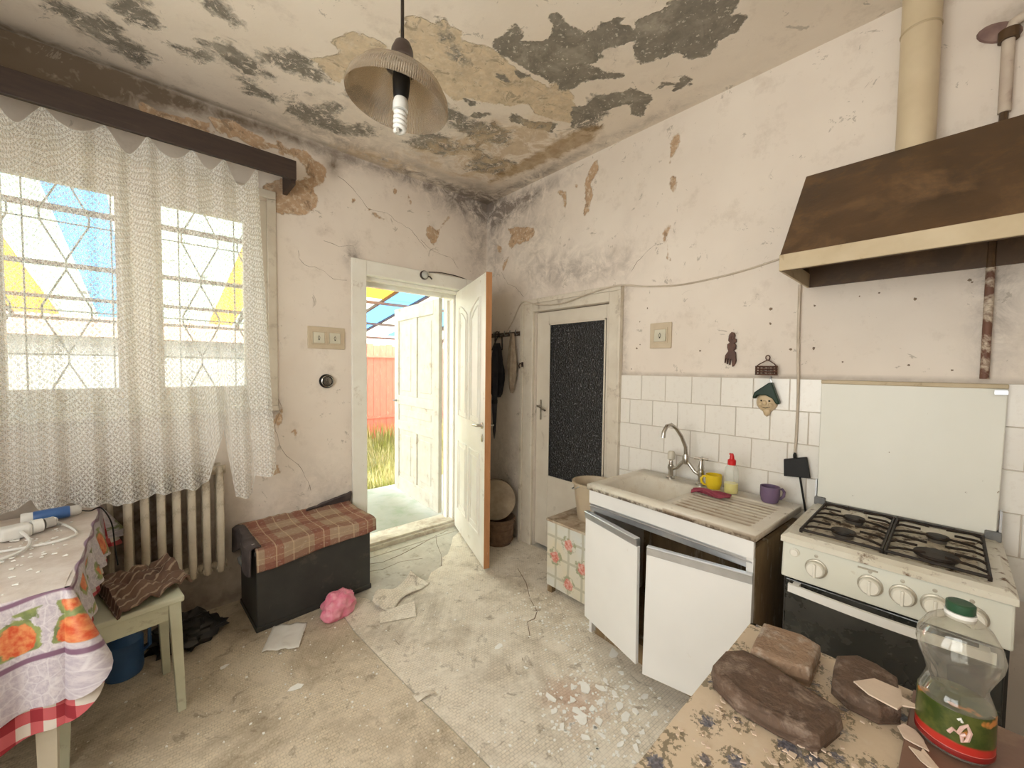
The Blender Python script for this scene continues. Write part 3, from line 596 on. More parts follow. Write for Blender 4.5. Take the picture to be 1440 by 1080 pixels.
for lo, hi, nm in (((0, -.13, 0), (.035, 0, 1.875), 'stile'), ((0, -.705, 0), (.035, -.66, 1.875), 'stile'), ((0, -.66, 1.78), (.035, -.13, 1.875), 'rail'), ((0, -.66, 0), (.035, -.13, .57), 'bottom_panel')): fr(lo, hi, nm, l2, leaf_m)
for lo, hi in (((-.008, -.145, .57), (0, -.13, 1.78)), ((-.008, -.66, .57), (0, -.648, 1.78)), ((-.008, -.66, 1.768), (0, -.13, 1.78)), ((-.008, -.66, .57), (0, -.13, .582))): fr(lo, hi, 'glazing_bead', l2, leaf_m, .002)
t = NT('dark_obscure_glass'); v = t.co(); vv = t.vor(110, v); n2 = t.noise(60, 5, .6, v)
og = t.done(t.bsdf(t.mix(t.step(t.noise(80, 4, .7, v), .58, .66), (.016, .016, .017), (.20, .20, .20)), .22, 0, t.bump(t.m('ADD', vv, n2), .9, .006)))
o = box((.01, -.665, .565), (.016, -.125, 1.785)).obj('pane', og, l2); o['label'] = 'dark hammered glass pane'
hb = G().tube([(-.005, -.055, 1.02), (-.005, -.055, 1.18)], .014, 8, flat=.5).obj('handle', chrome, l2); G().tube([(-.012, -.055, 1.13), (-.045, -.055, 1.13), (-.047, -.075, 1.128), (-.045, -.14, 1.1)], .008, 8).obj('lever', chrome, hb, smooth=50)

# ---------------------------------------------------------------- outside the door: porch, grass, fence, canopy, neighbours
porch = struct(box((-4.5, .36, -.14), (3., 1.75, -.03)).obj('porch_slab', M('porch_concrete', (.30, .31, .26), (.24, .26, .21), .8, 4, dirt=(.2, .25, .17), dlo=.5, dhi=.7)))
struct(box((-9, .34, -.3), (9, 20, -.14)).obj('yard_ground', M('yard_soil', (.30, .27, .13), (.22, .24, .08), .95, 3)))
g = G(); rr = random.Random(3)
for i in range(9000):
    x = rr.uniform(-2.2, 4.2); y = 1.78+3.5*rr.random()**1.3; h = rr.uniform(.10, .26)*(1+.5*max(0, fbm((x, y, 0), 1.2))+(.9 if y > 4.3 else 0)); a = rr.uniform(0, PI); w = .010
    dx, dy = rr.uniform(-.06, .06), rr.uniform(-.06, .06)
    g.add([(x-w*math.cos(a), y-w*math.sin(a), -.14), (x+w*math.cos(a), y+w*math.sin(a), -.14), (x+dx*.4, y+dy*.4, -.14+h*.65), (x+dx, y+dy, -.14+h)], [(0, 1, 2), (1, 3, 2)])
t = NT('sunlit_grass'); gc_ = t.mix(t.step(t.noise(1.6, 4, .6), .4, .62), (.25, .26, .07), (.50, .43, .24))
mx = t.n('ShaderNodeMixShader', {0: .4}); t.put(mx.inputs[1], t.n('ShaderNodeBsdfDiffuse', {0: gc_}).outputs[0]); t.put(mx.inputs[2], t.n('ShaderNodeBsdfTranslucent', {0: gc_}).outputs[0])
o = g.obj('grass', t.done(mx.outputs[0])); tag(o, 'patchy green and dry grass growing in the yard outside the door', 'grass', kind='stuff')
red = M('red_fence_paint', (.52, .13, .07), (.44, .10, .055), .6, 5, stretch=(3, 3, 1), dirt=(.6, .3, .2), dlo=.6, dhi=.75)
fe = thing('board_fence', 'red painted board fence at the far side of the yard', 'fence', (0, 5.6, -.14))
for k in range(34):
    x = -.3+k*.145; hh = 2.07+.02*math.sin(k*2.1)
    box((x, 0, 0), (x+.14, .022, hh)).obj('board', red, fe)
for z in (.45, 1.78): box((-.3, -.04, z), (4.63, 0, z+.05)).obj('rail', red, fe)
wh = M('outbuilding_whitewash', (.40, .40, .39), (.32, .32, .31), .9, 2, dirt=(.24, .23, .21), dlo=.5, dhi=.7)
ob = thing('outbuilding', 'pale whitewashed outbuilding across the yard seen through the lace', 'building', (-4, 6.2, -.14))
box((-4, 0, 0), (3.4, 2.5, 2.0)).obj('wall', wh, ob)
G().prism([(-.25, 2.0), (2.75, 2.0), (1.25, 2.9)], -4.1, 3.5, 'x').obj('roof', M('faded_roof_tile', (.42, .26, .2), (.33, .2, .15), .9, 6), ob)
box((.6, -.03, .02), (1.4, 0, 1.85)).obj('door', M('grey_shed_door', (.40, .40, .40), (.3, .3, .3), .7, 5), ob)
nh = thing('neighbour_house', 'pink roofed neighbouring house rising behind the red fence', 'building', (4, 9.5, -.14))
box((-2.6, 0, 0), (3, 4, 2.1)).obj('wall', wh, nh)
G().prism([(-.35, 2.1), (4.35, 2.1), (2, 3.1)], -2.8, 3.2, 'x').obj('roof', M('pink_roof', (.62, .28, .25), (.5, .2, .18), .9, 6), nh)
cp = thing('canopy_roof', 'translucent blue and yellow panel canopy over the yard', 'canopy')
cz = lambda y: 2.86-.155*(y-.36)
def sheetmat(nm, c, tr):
    t = NT(nm); d = t.step(t.noise(4, 8, .75), .62, .68)
    c_ = t.mix(d, c, (.10, .09, .07))
    a = t.n('ShaderNodeMixShader', {0: .36}); t.put(a.inputs[1], t.n('ShaderNodeBsdfTranslucent', {0: c_}).outputs[0]); t.put(a.inputs[2], t.n('ShaderNodeBsdfTransparent', {0: c_}).outputs[0])
    return t.done(a.outputs[0])
pm = {'w': sheetmat('clear_panel', (.50, .57, .54), .5), 'b': sheetmat('blue_panel', (.22, .40, .58), .4), 'y': sheetmat('yellow_panel', (.58, .44, .14), .4)}
xs = [-5, -4.2, -3.62, -3.22, -2.86, -2.52, -1.62, -1.3, -.7, -.2, .3, .8, 1.4, 2.1, 2.8]
cols = 'wwywbwywwybwbw'
for i, c in enumerate(cols):
    for y0, y1 in ((.36, 2.9), (2.9, 5.2)):
        c2 = c if not (c == 'y' and y0 > 1 and xs[i] > -.5) else 'w'
        G().hexa([(xs[i]+.005, y0, cz(y0)), (xs[i+1]-.005, y0, cz(y0)), (xs[i+1]-.005, y1, cz(y1)), (xs[i]+.005, y1, cz(y1))], [(xs[i]+.005, y0, cz(y0)+.006), (xs[i+1]-.005, y0, cz(y0)+.006), (xs[i+1]-.005, y1, cz(y1)+.006), (xs[i]+.005, y1, cz(y1)+.006)]).obj('roof_panel', pm[c2], cp)
rust = M('rusty_rafter_steel', (.085, .05, .04), (.13, .08, .06), .7, 12)
for x in (-5, -3.62, -2.45, -1.25, -.2, .3, .8, 2.1, 2.8): G().hexa([(x-.015, .36, cz(.36)-.045), (x+.015, .36, cz(.36)-.045), (x+.015, 5.2, cz(5.2)-.045), (x-.015, 5.2, cz(5.2)-.045)], [(x-.015, .36, cz(.36)-.004), (x+.015, .36, cz(.36)-.004), (x+.015, 5.2, cz(5.2)-.004), (x-.015, 5.2, cz(5.2)-.004)]).obj('rafter', rust, cp)
for y in (1.6, 2.9, 4.1, 5.18): box((-5, y-.02, cz(y)-.085), (2.8, y+.02, cz(y)-.045)).obj('purlin', rust, cp)
for x in (-4.9, -1.0, 2.75): box((x-.03, 5.15, -.14), (x+.03, 5.21, cz(5.18)-.08)).obj('post', rust, cp)
# ---------------------------------------------------------------- pendant lamp
pl = thing('pendant_lamp', 'ribbed glass pendant lamp hanging from the ceiling on a dark cord', 'lamp', (-1.641, -1.606, 2.928))
G().tube([(0, 0, 0), (0, 0, -.40)], .006, 8).obj('cord', black_iron, pl)
bake = M('dark_brown_bakelite', (.045, .024, .018), (.03, .018, .014), .4, 9)
tilt = Matrix.Translation((0, 0, -.40)) @ Matrix.Rotation(math.radians(2), 4, Vector((.67, .74, 0)))
G().lathe([(.008, .03), (.026, .024), (.036, .0), (.038, -.025), (.056, -.045), (.056, -.06), (.0, -.06)], 24).xf(tilt).obj('cap', bake, pl, smooth=40)
t = NT('ribbed_smoky_glass'); x_, y_, z_ = t.xyz(t.co())
th = t.m('ARCTAN2', y_, x_); rib = t.m('SINE', t.m('MULTIPLY', th, 150.))
a = t.n('ShaderNodeMixShader', {0: .5}); t.put(a.inputs[1], t.n('ShaderNodeBsdfTransparent', {0: (.80, .70, .56, 1)}).outputs[0])
t.put(a.inputs[2], t.bsdf((.46, .39, .30), .14, 0, t.bump(rib, .6, .002), Transmission_Weight=.25)); shade_m = t.done(a.outputs[0])
prof = [(.044, 0), (.06, -.004), (.10, -.02), (.14, -.048), (.166, -.085), (.173, -.115), (.170, -.125), (.163, -.118), (.157, -.09), (.132, -.055), (.095, -.028), (.05, -.01)]
sh = G().lathe([(r, z-.055) for r, z in prof], 72).obj('shade', shade_m, pl, smooth=60); sh.matrix_local = Matrix.Translation((0, 0, -.47)) @ Matrix.Rotation(math.radians(9), 4, Vector((.67, .74, 0))) @ Matrix.Translation((0, 0, .07))
g = G().lathe([(.0, -.06), (.026, -.062), (.03, -.10), (.026, -.15), (.02, -.165), (0, -.165)], 20).xf(tilt).obj('socket', black_plastic, pl, smooth=40)
cfl_w = M('white_lamp_glass', (.85, .85, .82), (.8, .8, .77), .15, 5, bump=0)
bulb = G().lathe([(.0, -.155), (.02, -.156), (.026, -.175), (.026, -.2), (0, -.2)], 20).xf(tilt).obj('bulb', cfl_w, pl, smooth=40)
pts = [(.0175*math.cos(i/10*2*PI)*(1-.15*abs(i-23)/23), .0175*math.sin(i/10*2*PI)*(1-.15*abs(i-23)/23), -.2-.072*i/46) for i in range(47)]
G().tube(pts, .0078, 7).xf(tilt).obj('spiral_tube', cfl_w, bulb, smooth=70)

# ---------------------------------------------------------------- small things on the window wall
ivory = M('yellowed_ivory_plastic', (.62, .52, .38), (.55, .45, .32), .45, 12); ivory_l = M('pale_ivory_rocker', (.70, .66, .53), None, .4, 9)
sgm = M('switch_symbol_ink', (.06, .05, .04), None, .6, 9)
def switch(name, label, n, w, h, loc, rz, sq):
    s = thing(name, label, 'light switch', loc, rz)     # local: wall at y=0, facing -y
    box((-w/2, -.012, -h/2), (w/2, 0, h/2)).obj('plate', ivory, s, bevel=.004)
    for k in range(n):
        cx = (k-(n-1)/2)*w/n*.86
        for a, b, c, d in ((-sq/2-.009, sq/2+.009, sq/2, sq/2+.009), (-sq/2-.009, sq/2+.009, -sq/2-.009, -sq/2), (-sq/2-.009, -sq/2, -sq/2, sq/2), (sq/2, sq/2+.009, -sq/2, sq/2)): box((cx+a, -.017, c), (cx+b, -.012, d)).obj('rim', ivory, s, bevel=.001)
        r = G().hexa([(cx-sq/2+.002, -.012, -sq/2+.002), (cx+sq/2-.002, -.012, -sq/2+.002), (cx+sq/2-.002, -.012, sq/2-.002), (cx-sq/2+.002, -.012, sq/2-.002)], [(cx-sq/2+.002, -.021, -sq/2+.002), (cx+sq/2-.002, -.021, -sq/2+.002), (cx+sq/2-.002, -.016, sq/2-.002), (cx-sq/2+.002, -.016, sq/2-.002)]).obj('rocker', ivory_l, s)
        q = G().tube([(cx+.006*math.cos(i/12*2*PI), -.0195, .0+.010*math.sin(i/12*2*PI)) for i in range(12)], .0014, 5, True); q.box((cx-.004, -.0215, -.017), (cx+.004, -.018, -.011)); q.box((cx-.001, -.02, .011), (cx+.001, -.0165, .016)); q.obj('bulb_symbol', sgm, r)
    return s
switch('double_light_switch', 'yellowed double light switch on the wall left of the open door', 2, .243, .15, (-1.402, 0, 1.642), 0, .075)
switch('light_switch', 'yellowed single light switch above the tiles right of the glass door', 1, .137, .154, (0, -1.714, 1.657), -PI/2, .075)
ss = thing('round_socket', 'black round socket below the double light switch', 'socket', (-1.404, 0, 1.345))
G().lathe([(.0, .0), (.048, 0), (.048, .012), (.042, .022), (.03, .03), (.026, .026), (.024, .012), (0, .012)], 28, axis=(0, -1, 0)).obj('housing', black_plastic, ss, smooth=40)
G().lathe([(.034, .028), (.036, .031), (.040, .028)], 28, axis=(0, -1, 0)).obj('metal_ring', chrome, ss)
for s in (-1, 1): G().lathe([(.003, .012), (.003, .013), (0, .013)], 8, (s*.0095, 0, 0), (0, -1, 0)).obj('contact_hole', steel, ss)
lp = thing('door_lamp', 'small round bulkhead lamp on the top of the door casing', 'lamp', (-.66, -.022, 2.19))
G().lathe([(.0, 0), (.036, 0), (.036, .012), (.03, .02)], 20, axis=(0, -1, 0)).obj('base', bake, lp); G().lathe([(.03, .012), (.03, .025), (.02, .042), (0, .047)], 20, axis=(0, -1, 0)).obj('dome', M('grey_frosted_glass', (.5, .5, .47), None, .25, 20, bump=.5, bscale=90), lp, smooth=60)
G().tube([(.0, -.03, -.01), (.03, -.045, -.015), (.05, -.04, -.03)], .006, 6).obj('clip', bake, lp)
cabm = M('cream_cable', (.66, .57, .46), (.5, .42, .33), .6, 12)
def cable(name, label, pts, r=.005, m=cabm, cat='cable'):
    P = [Vector(p) for p in pts]; out = []
    for i in range(len(P)-1):
        p0, p1, p2, p3 = P[max(i-1, 0)], P[i], P[i+1], P[min(i+2, len(P)-1)]
        for k in range(5):
            u = k/5; out.append(.5*((2*p1)+(p2-p0)*u+(2*p0-5*p1+4*p2-p3)*u*u+(3*p1-p0-3*p2+p3)*u**3))
    out.append(P[-1]); return tag(G().tube(out, r, 6).obj(name, m, smooth=60), label, cat)
cable('door_cable', 'thin cable running along the top of the outer door casing', [(-.62, -.03, 2.22), (-.5, -.029, 2.235), (-.3, -.008, 2.235), (-.12, -.006, 2.20), (-.02, -.006, 2.17)], .004, dark_wood)
cable('wall_cable', 'cream cable sagging along the wall from the glass door to the hood', [(-.006, -.13, 1.70), (-.006, -.24, 1.72), (-.006, -.36, 1.83), (-.047, -.53, 1.985), (-.047, -.7, 1.95), (-.047, -.95, 1.93), (-.047, -1.2, 1.97), (-.047, -1.44, 1.992), (-.006, -1.62, 1.965), (-.006, -1.84, 1.945), (-.006, -2.1, 1.962), (-.006, -2.3, 1.995), (-.006, -2.42, 2.03)], .005)
cable('hanging_cable', 'cream twin cable hanging down the tiles between sink and stove lid', [(-.018, -2.408, 1.86), (-.018, -2.41, 1.6), (-.018, -2.418, 1.35), (-.018, -2.418, 1.15), (-.018, -2.415, 1.05)], .006)

# ---------------------------------------------------------------- coat rack corner
ck = thing('coat_rack', 'dark narrow coat rail with hooks on the wall behind the open door', 'coat rack', (0, -.28, 1.74))
box((-.016, -.21, -.018), (0, .2, .018)).obj('rail', M('old_brown_wood', (.10, .065, .045), (.06, .04, .03), .6, 8), ck, bevel=.003)
for k in range(6): G().tube([(-.012, -.18+k*.07, .0), (-.04, -.18+k*.07, -.01), (-.055, -.18+k*.07, .005), (-.05, -.18+k*.07, .028)], .0045, 6).obj('hook', bar_m, ck)
navy = M('navy_cloth', (.014, .014, .022), (.03, .028, .036), .9, 14, bump=.4, bscale=30)
def hang(rx, ry, h, seed, taper=.6):
    def f(a, b):
        th = a*2*PI; k = (.35+.65*math.sin(min(1, b*1.4)*PI/2))*(1-(1-taper)*max(0, b-.6)/.4); w = 1+.22*math.sin(th*4+seed+b*3)+.1*fbm((math.cos(th), math.sin(th)+seed, b*3), 2)
        if b > .999: k *= .7
        return (rx*math.cos(th)*k*w, ry*math.sin(th)*k*w, -h*b)
    return G().grid(f, 32, 16)
jb = thing('cloth_bag', 'dark navy cloth bag hanging from the coat rail', 'bag', (-.062, -.235, 1.665))
hang(.036, .10, .47, 2).obj('body', navy, jb, smooth=80); G().tube([(0, -.07, -.06), (.03, -.03, .06), (.03, .03, .06), (0, .07, -.06)], .006, 6).obj('strap', navy, jb)
um = thing('umbrella', 'black folded umbrella with hooked handle hanging beside the bag', 'umbrella', (-.145, -.31, 1.73))
G().tube([(.095, 0, .0), (.07, 0, -.01), (.048, 0, -.015)]+[(.022+.023*math.cos(i/8*PI), 0, .0+.026*math.sin(i/8*PI)) for i in range(9)]+[(0, 0, -.12)], .006, 8).obj('handle', bake, um, smooth=60)
G().lathe([(.008, -.10), (.02, -.13), (.027, -.25), (.022, -.6), (.012, -.82), (.005, -.88), (0, -.89)], 12).obj('canopy', navy, um, smooth=60); G().lathe([(.023, -.55), (.025, -.555), (.025, -.58), (.023, -.585)], 12).obj('tie_band', black_plastic, um)
st = thing('mesh_bag', 'pale crumpled mesh bag hanging at the end of the coat rail', 'bag', (-.06, -.43, 1.74))
hang(.03, .045, .50, 5, .4).obj('body', M('pale_beige_mesh', (.42, .34, .25), (.25, .19, .14), .9, 18, bump=.5, bscale=80), st, smooth=80); G().tube([(.02, 0, -.005), (.0, .008, -.05)], .004, 6).obj('loop', cabm, st)
wk = thing('wall_hook', 'small dark hook on the glass door casing beside the coat rail', 'hook', (-.042, -.54, 1.46)); G().tube([(0, 0, .02), (-.03, 0, .03), (-.04, 0, .01), (-.03, 0, -.01)], .006, 6).obj('prong', bake, wk); box((-.004, -.01, 0), (0, .01, .04)).obj('plate', bake, wk)
# basket and sieves behind the door
wick = M('brown_wicker', (.20, .12, .07), (.11, .065, .04), .75, 25, bump=.6, bscale=60)
bk = thing('wicker_basket', 'round brown basket on the floor behind the open door', 'basket', (-.18, -.42, 0))
G().lathe([(.0, 0), (.105, 0), (.12, .06), (.13, .2), (.137, .205), (.137, .215), (.125, .215), (.112, .06), (.0, .02)], 28).obj('body', wick, bk, smooth=40)
for z in (.03, .08, .13, .18): G().tube([((.112+z*.1)*math.cos(i/24*2*PI), (.112+z*.1)*math.sin(i/24*2*PI), z) for i in range(24)], .006, 6, True).obj('woven_band', wick, bk)
sack = thing('round_sieve', 'round wooden sieve with pale mesh standing in the basket', 'sieve', (-.2, -.40, .36))
ax = Vector((-.55, -.8, .12))
G().lathe([(.155, -.04), (.16, -.04), (.16, .045), (.155, .045)], 36, axis=ax).obj('hoop', M('grey_bent_wood', (.42, .34, .25), (.28, .22, .16), .7, 14), sack, smooth=40, solid=.004)
G().lathe([(0, .02), (.156, .02)], 36, axis=ax).obj('mesh_face', M('pale_sieve_cloth', (.58, .52, .43), (.45, .39, .31), .9, 14), sack, solid=.002)
G().tube([tuple(Vector((-.55, -.8, .12)).normalized()*.0+Vector((0, 0, 0))+(Vector((0, 0, 1)).rotation_difference(ax) @ Vector((.161*math.cos(i/30*2*PI), .161*math.sin(i/30*2*PI), -.02)))) for i in range(30)], .004, 6, True).obj('hoop_band', wick, sack)

# ---------------------------------------------------------------- dark chest with plaid blanket
chm = M('black_painted_chest', (.028, .028, .027), (.045, .044, .040), .6, 5, dirt=(.13, .11, .09), dlo=.6, dhi=.8, dscale=6)
CH = (-1.592, -.225, 0); crz = math.radians(3)
ch = thing('storage_chest', 'black painted wooden chest against the wall left of the door', 'chest', CH, crz)
box((-.32, -.195, .02), (.32, .185, .43)).obj('body', chm, ch, bevel=.008); box((-.325, -.2, 0), (.325, .19, .03)).obj('plinth', chm, ch, bevel=.004); box((-.33, -.205, .425), (.33, .19, .452)).obj('lid', chm, ch, bevel=.006)
hd = box((-.326, -.07, .30), (-.32, .07, .36)).obj('handle_plate', bar_m, ch); G().tube([(-.325, -.055, .34), (-.35, -.05, .335), (-.352, 0, .33), (-.35, .05, .335), (-.325, .055, .34)], .013, 8).obj('handle', M('grey_metal_handle', (.22, .22, .21), None, .5, 10), hd, smooth=50)
t = NT('red_brown_plaid'); pu, pv, _ = t.xyz(t.uv())
def band(c, per, off, w, soft=.01): return t.step(t.m('ABSOLUTE', t.m('SUBTRACT', t.m('FRACT', t.m('ADD', t.m('DIVIDE', c, per), off)), .5)), w, w+soft, 1, 0)
pc = t.mix(t.noise(9, 5, .6, t.uv()), (.34, .235, .16), (.42, .31, .215))
pc = t.mix(t.m('MULTIPLY', band(pu, .27, .18, .17), .6), pc, (.27, .075, .05)); pc = t.mix(t.m('MULTIPLY', band(pv, .17, .1, .2), .6), pc, (.20, .07, .05))
pc = t.mix(t.m('MULTIPLY', band(pu, .09, .43, .03), .6), pc, (.58, .44, .29)); pc = t.mix(t.m('MULTIPLY', band(pv, .12, .3, .02), .5), pc, (.58, .44, .28))
pc = t.mix(t.m('MULTIPLY', t.step(t.noise(40, 6, .75, t.uv()), .55, .7), .6), pc, (.62, .55, .46))
plaid = t.done(t.bsdf(pc, .95, 0, t.bump(t.noise(120, 3, .6, t.uv()), .5, .003)))
def blanket(a, b):
    x = -.325+a*.665; s = -.05+b*.60; top = .463+.012*fbm((a*3, b*2, 1), 1)
    y = .18-s
    if s > .39:
        k = s-.39; y = -.222-.014*math.sin(a*9)-.02*k; z = top-k*(.42+.30*(1-a))-.002
    else: z = top+.03*math.exp(-((b-.05)/.08)**2)*(.4+.6*abs(fbm((a*7, 0, 3), 1)))
    return (x, y, z)
bl = G().grid(blanket, 60, 40, lambda a, b: (a*.7, b*.6)).obj('plaid_blanket', plaid, smooth=60, solid=.012)
bl.location = CH; bl.rotation_euler[2] = crz; tag(bl, 'dusty red and tan plaid blanket spread over the black chest', 'blanket')
dk = M('dusty_dark_cloth', (.055, .042, .042), (.10, .08, .078), .95, 12, bump=.5, bscale=30, dirt=(.6, .56, .5), dlo=.66, dhi=.72, dscale=9)
def drape(a, b):
    s = b*.34; y = -.21+a*.40
    x = -.30-s if s < .04 else -.348-.012*math.sin(a*7)-.01*s; z = (.478 if s < .04 else .478-(s-.04)*.42*(1+.5*math.sin(a*6+1)*.5))+.012*fbm((a*3, b*3, 8), 1)
    return (x, y, z)
o = G().grid(drape, 30, 18).obj('dark_cloth', dk, smooth=60, solid=.008); o.location = CH; o.rotation_euler[2] = crz; tag(o, 'dusty dark cloth hanging over the left end of the black chest', 'cloth')
o = G().grid(lambda a, b: (.05+a*.30, .19-.03*b, .475+.06*b*(.3+a)+.012*fbm((a*4, b, 5), 1)), 24, 6).obj('rolled_rag', dk, smooth=60, solid=.012); o.location = CH; o.rotation_euler[2] = crz; tag(o, 'dark brown rag tucked between the blanket and the wall', 'rag')
# ---------------------------------------------------------------- litter on the floor
pinkm = M('pink_plastic_film', (.80, .17, .30), (.88, .40, .48), .3, 22, bump=.7, bscale=30)
g = G(); v_ = []
for i in range(41):
    th_ = PI*i/40
    for j in range(60):
        ph_ = 2*PI*j/60; d = Vector((math.sin(th_)*math.cos(ph_), math.sin(th_)*math.sin(ph_), math.cos(th_)))
        k = .92+.22*fbm(d+Vector((4.2, 0, 0)), 1.1)-.16*abs(fbm(d+Vector((0, 7.7, 1)), 1.5))-.10*abs(fbm(d+Vector((2, 1, 9)), 3.2))
        v_.append((d.x*.115*k, d.y*.09*k, max(-.05, d.z*.095*k)+.05))
g.add(v_, [(i*60+j, (i+1)*60+j, (i+1)*60+(j+1) % 60, i*60+(j+1) % 60) for i in range(40) for j in range(60)])
o = g.obj('pink_bag', pinkm, smooth=70); o.location = (-1.515, -.545, 0); o.rotation_euler[2] = .4; tag(o, 'crumpled pink plastic bag on the floor before the chest', 'bag')
pap = M('grey_white_paper', (.90, .88, .83), (.80, .77, .72), .9, 8, bump=.4, bscale=25)
def paper(a, b): return (-.085+a*.17+.02*b, -.1+b*.21-.03*a, .002+.014*abs(fbm((a*2, b*2, 7), 1.3)))
o = G().grid(paper, 14, 14).obj('paper_sheet', pap, smooth=30, solid=.0015); o.location = (-1.80, -.56, 0); o.rotation_euler[2] = -.35; tag(o, 'crumpled white paper sheet on the floor by the chest corner', 'paper')
def scrap(a, b): return (-.2+a*.36, -.07+b*.15+.03*math.sin(a*5), .003+.085*(math.sin(a*3.4+b)**2)*(.3+b)*.55+.006*fbm((a*5, b*4, 1), 1))
o = G().grid(scrap, 26, 12).obj('linoleum_scrap', lino, smooth=40, solid=.003); o.location = (-1.13, -.60, 0); o.rotation_euler[2] = .5; tag(o, 'curled torn linoleum scrap lying at the right end of the chest', 'linoleum scrap')
def scrap2(a, b): return (-.1+a*.2, -.05+b*.1, .004+.035*a*b)
o = G().grid(scrap2, 8, 6).obj('linoleum_scrap', lino, solid=.003); o.location = (-1.26, -.79, 0); o.rotation_euler[2] = -.4; tag(o, 'small upturned linoleum scrap on the floor nearest the pink bag', 'linoleum scrap')
bagm = M('black_film', (.016, .015, .015), (.03, .028, .026), .4, 12, bump=.6, bscale=16)
o = blob((.16, .12, .085), 9.1, 20, 30, 1, .4, 2.6).obj('black_bag', bagm, smooth=40); o.location = (-2.2, -.26, 0); tag(o, 'black crumpled bag on the floor under the radiator', 'bag')
jm = M('blue_plastic', (.03, .09, .22), (.05, .13, .3), .4, 8)
jg = thing('plastic_jug', 'blue plastic jug standing in the shade under the stool', 'jug', (-2.42, -.36, 0)); G().lathe([(0, 0), (.065, 0), (.07, .02), (.07, .16), (.03, .2), (.022, .22), (0, .22)], 20).obj('body', jm, jg, smooth=40); G().lathe([(.024, .21), (.024, .24), (0, .24)], 14).obj('cap', black_plastic, jg); G().tube([(.03, 0, .2), (.09, 0, .19), (.09, 0, .1), (.066, 0, .08)], .008, 6).obj('handle', jm, jg)
flm = M('white_paint_flake', (.93, .92, .89), (.88, .87, .83), .7, 10); flt = M('tan_plaster_chip', (.58, .47, .36), (.46, .36, .27), .8, 10)
rf = random.Random(11)
def flake_mesh(r, m, k=7, nm='paint_flake'):
    pts = []
    for i in range(k):
        a = 2*PI*(i+rf.uniform(-.3, .3))/k; q = r*rf.uniform(.45, 1.1); pts.append((q*math.cos(a)*1.25, q*math.sin(a)*.8))
    g = G().prism(pts, .001, .0032); g.v = [(x, y, z+.10*(x*x/max(r, .01))*.6) for x, y, z in g.v]; return g.mesh(nm, m)
big = [(-.863, -1.842, .036), (-.815, -1.885, .028), (-1.023, -1.779, .026), (-.987, -1.907, .028), (-1.01, -1.936, .036), (-.957, -1.987, .024), (-.861, -2.049, .03), (-.959, -1.846, .02), (-.577, -1.80, .032), (-.90, -1.80, .018), (-1.06, -1.83, .017), (-.93, -1.93, .016), (-.83, -2.0, .022), (-.80, -2.06, .022), (-.79, -1.95, .018), (-1.06, -1.99, .02), (-1.0, -2.03, .016), (-.88, -1.93, .02), (-1.09, -1.90, .018), (-.76, -1.88, .015), (-.72, -1.96, .018), (-.70, -2.05, .02), (-.92, -2.08, .02), (-.98, -2.1, .016), (-1.03, -1.86, .013), (-.85, -1.75, .012), (-.66, -1.9, .016), (-.95, -2.15, .018), (-.87, -2.13, .015), (-.75, -2.12, .016)]
for x, y, r in big:
    o = bpy.data.objects.new('paint_flake', flake_mesh(r, flm)); COL.objects.link(o); o.location = (x, y, .0005); o.rotation_euler[2] = rf.uniform(0, 6)
    own = {(-.863, -1.842): 'largest white paint flake at the far side of the floor scatter', (-1.01, -1.936): 'long white paint flake at the near left of the floor scatter', (-.577, -1.80): 'white paint flake lying alone beside the left sink door', (-1.023, -1.779): 'white paint flake at the far left end of the scatter'}
    tag(o, own.get((x, y), 'white paint flake in the scatter on the floor before the sink cabinet'), 'paint flake', 'paint flakes before the sink cabinet')
for x, y, r, lb in ((-1.85, -.98, .03, 'pale paint chip alone on the open floor beside the stool leg'), (-1.93, -1.55, .04, 'pale paint chip alone on the floor at the bottom left'), (-1.42, -1.93, .03, 'pale paint chip at the floor seam near the picture bottom'), (-2.07, -.62, .02, 'small pale chip on the dark floor under the radiator'), (-.99, -1.38, .025, 'pale chip lying mid floor left of the floor crack')):
    o = bpy.data.objects.new('paint_chip', flake_mesh(r, flm, 6, 'paint_chip')); COL.objects.link(o); o.location = (x, y, .0005); tag(o, lb, 'paint chip')
g = G()
def crumbs(n, cx, cy, sx, sy, z, rmax):
    for i in range(n):
        x, y = rf.gauss(cx, sx), rf.gauss(cy, sy); r = rmax*rf.uniform(.25, 1); a0 = rf.uniform(0, 6); k = rf.choice((3, 4, 5))
        yield x, y, [(x+r*rf.uniform(.5, 1.1)*math.cos(a0+2*PI*i/k), y+r*rf.uniform(.5, 1.1)*math.sin(a0+2*PI*i/k)) for i in range(k)], z
def heap(spec, ok):
    g = G()
    for s in spec:
        for x, y, p, z in crumbs(*s):
            if ok(x, y): g.prism(p, z, z+.0022)
    return g
okf = lambda x, y: -3.2 < x < -.05 and -3.2 < y < -.05 and not (x > -.62 and y < -1.65) and not (x > -.45 and y < -1.15) and not (-1.93 < x < -1.25 and y > -.45) and not (abs(x+.39) < .2 and y > -.75)
o = heap([(330, -.9, -1.93, .2, .15, .0003, .011), (260, -1.0, -1.2, .5, .5, .0003, .007), (110, -1.9, -.9, .35, .4, .0003, .008), (160, -.62, -1.45, .14, .2, .0003, .01), (90, -1.2, -1.9, .4, .3, .0003, .007)], okf).obj('plaster_crumbs', flm)
tag(o, 'fine white plaster crumbs scattered over the linoleum', 'crumbs', kind='stuff')

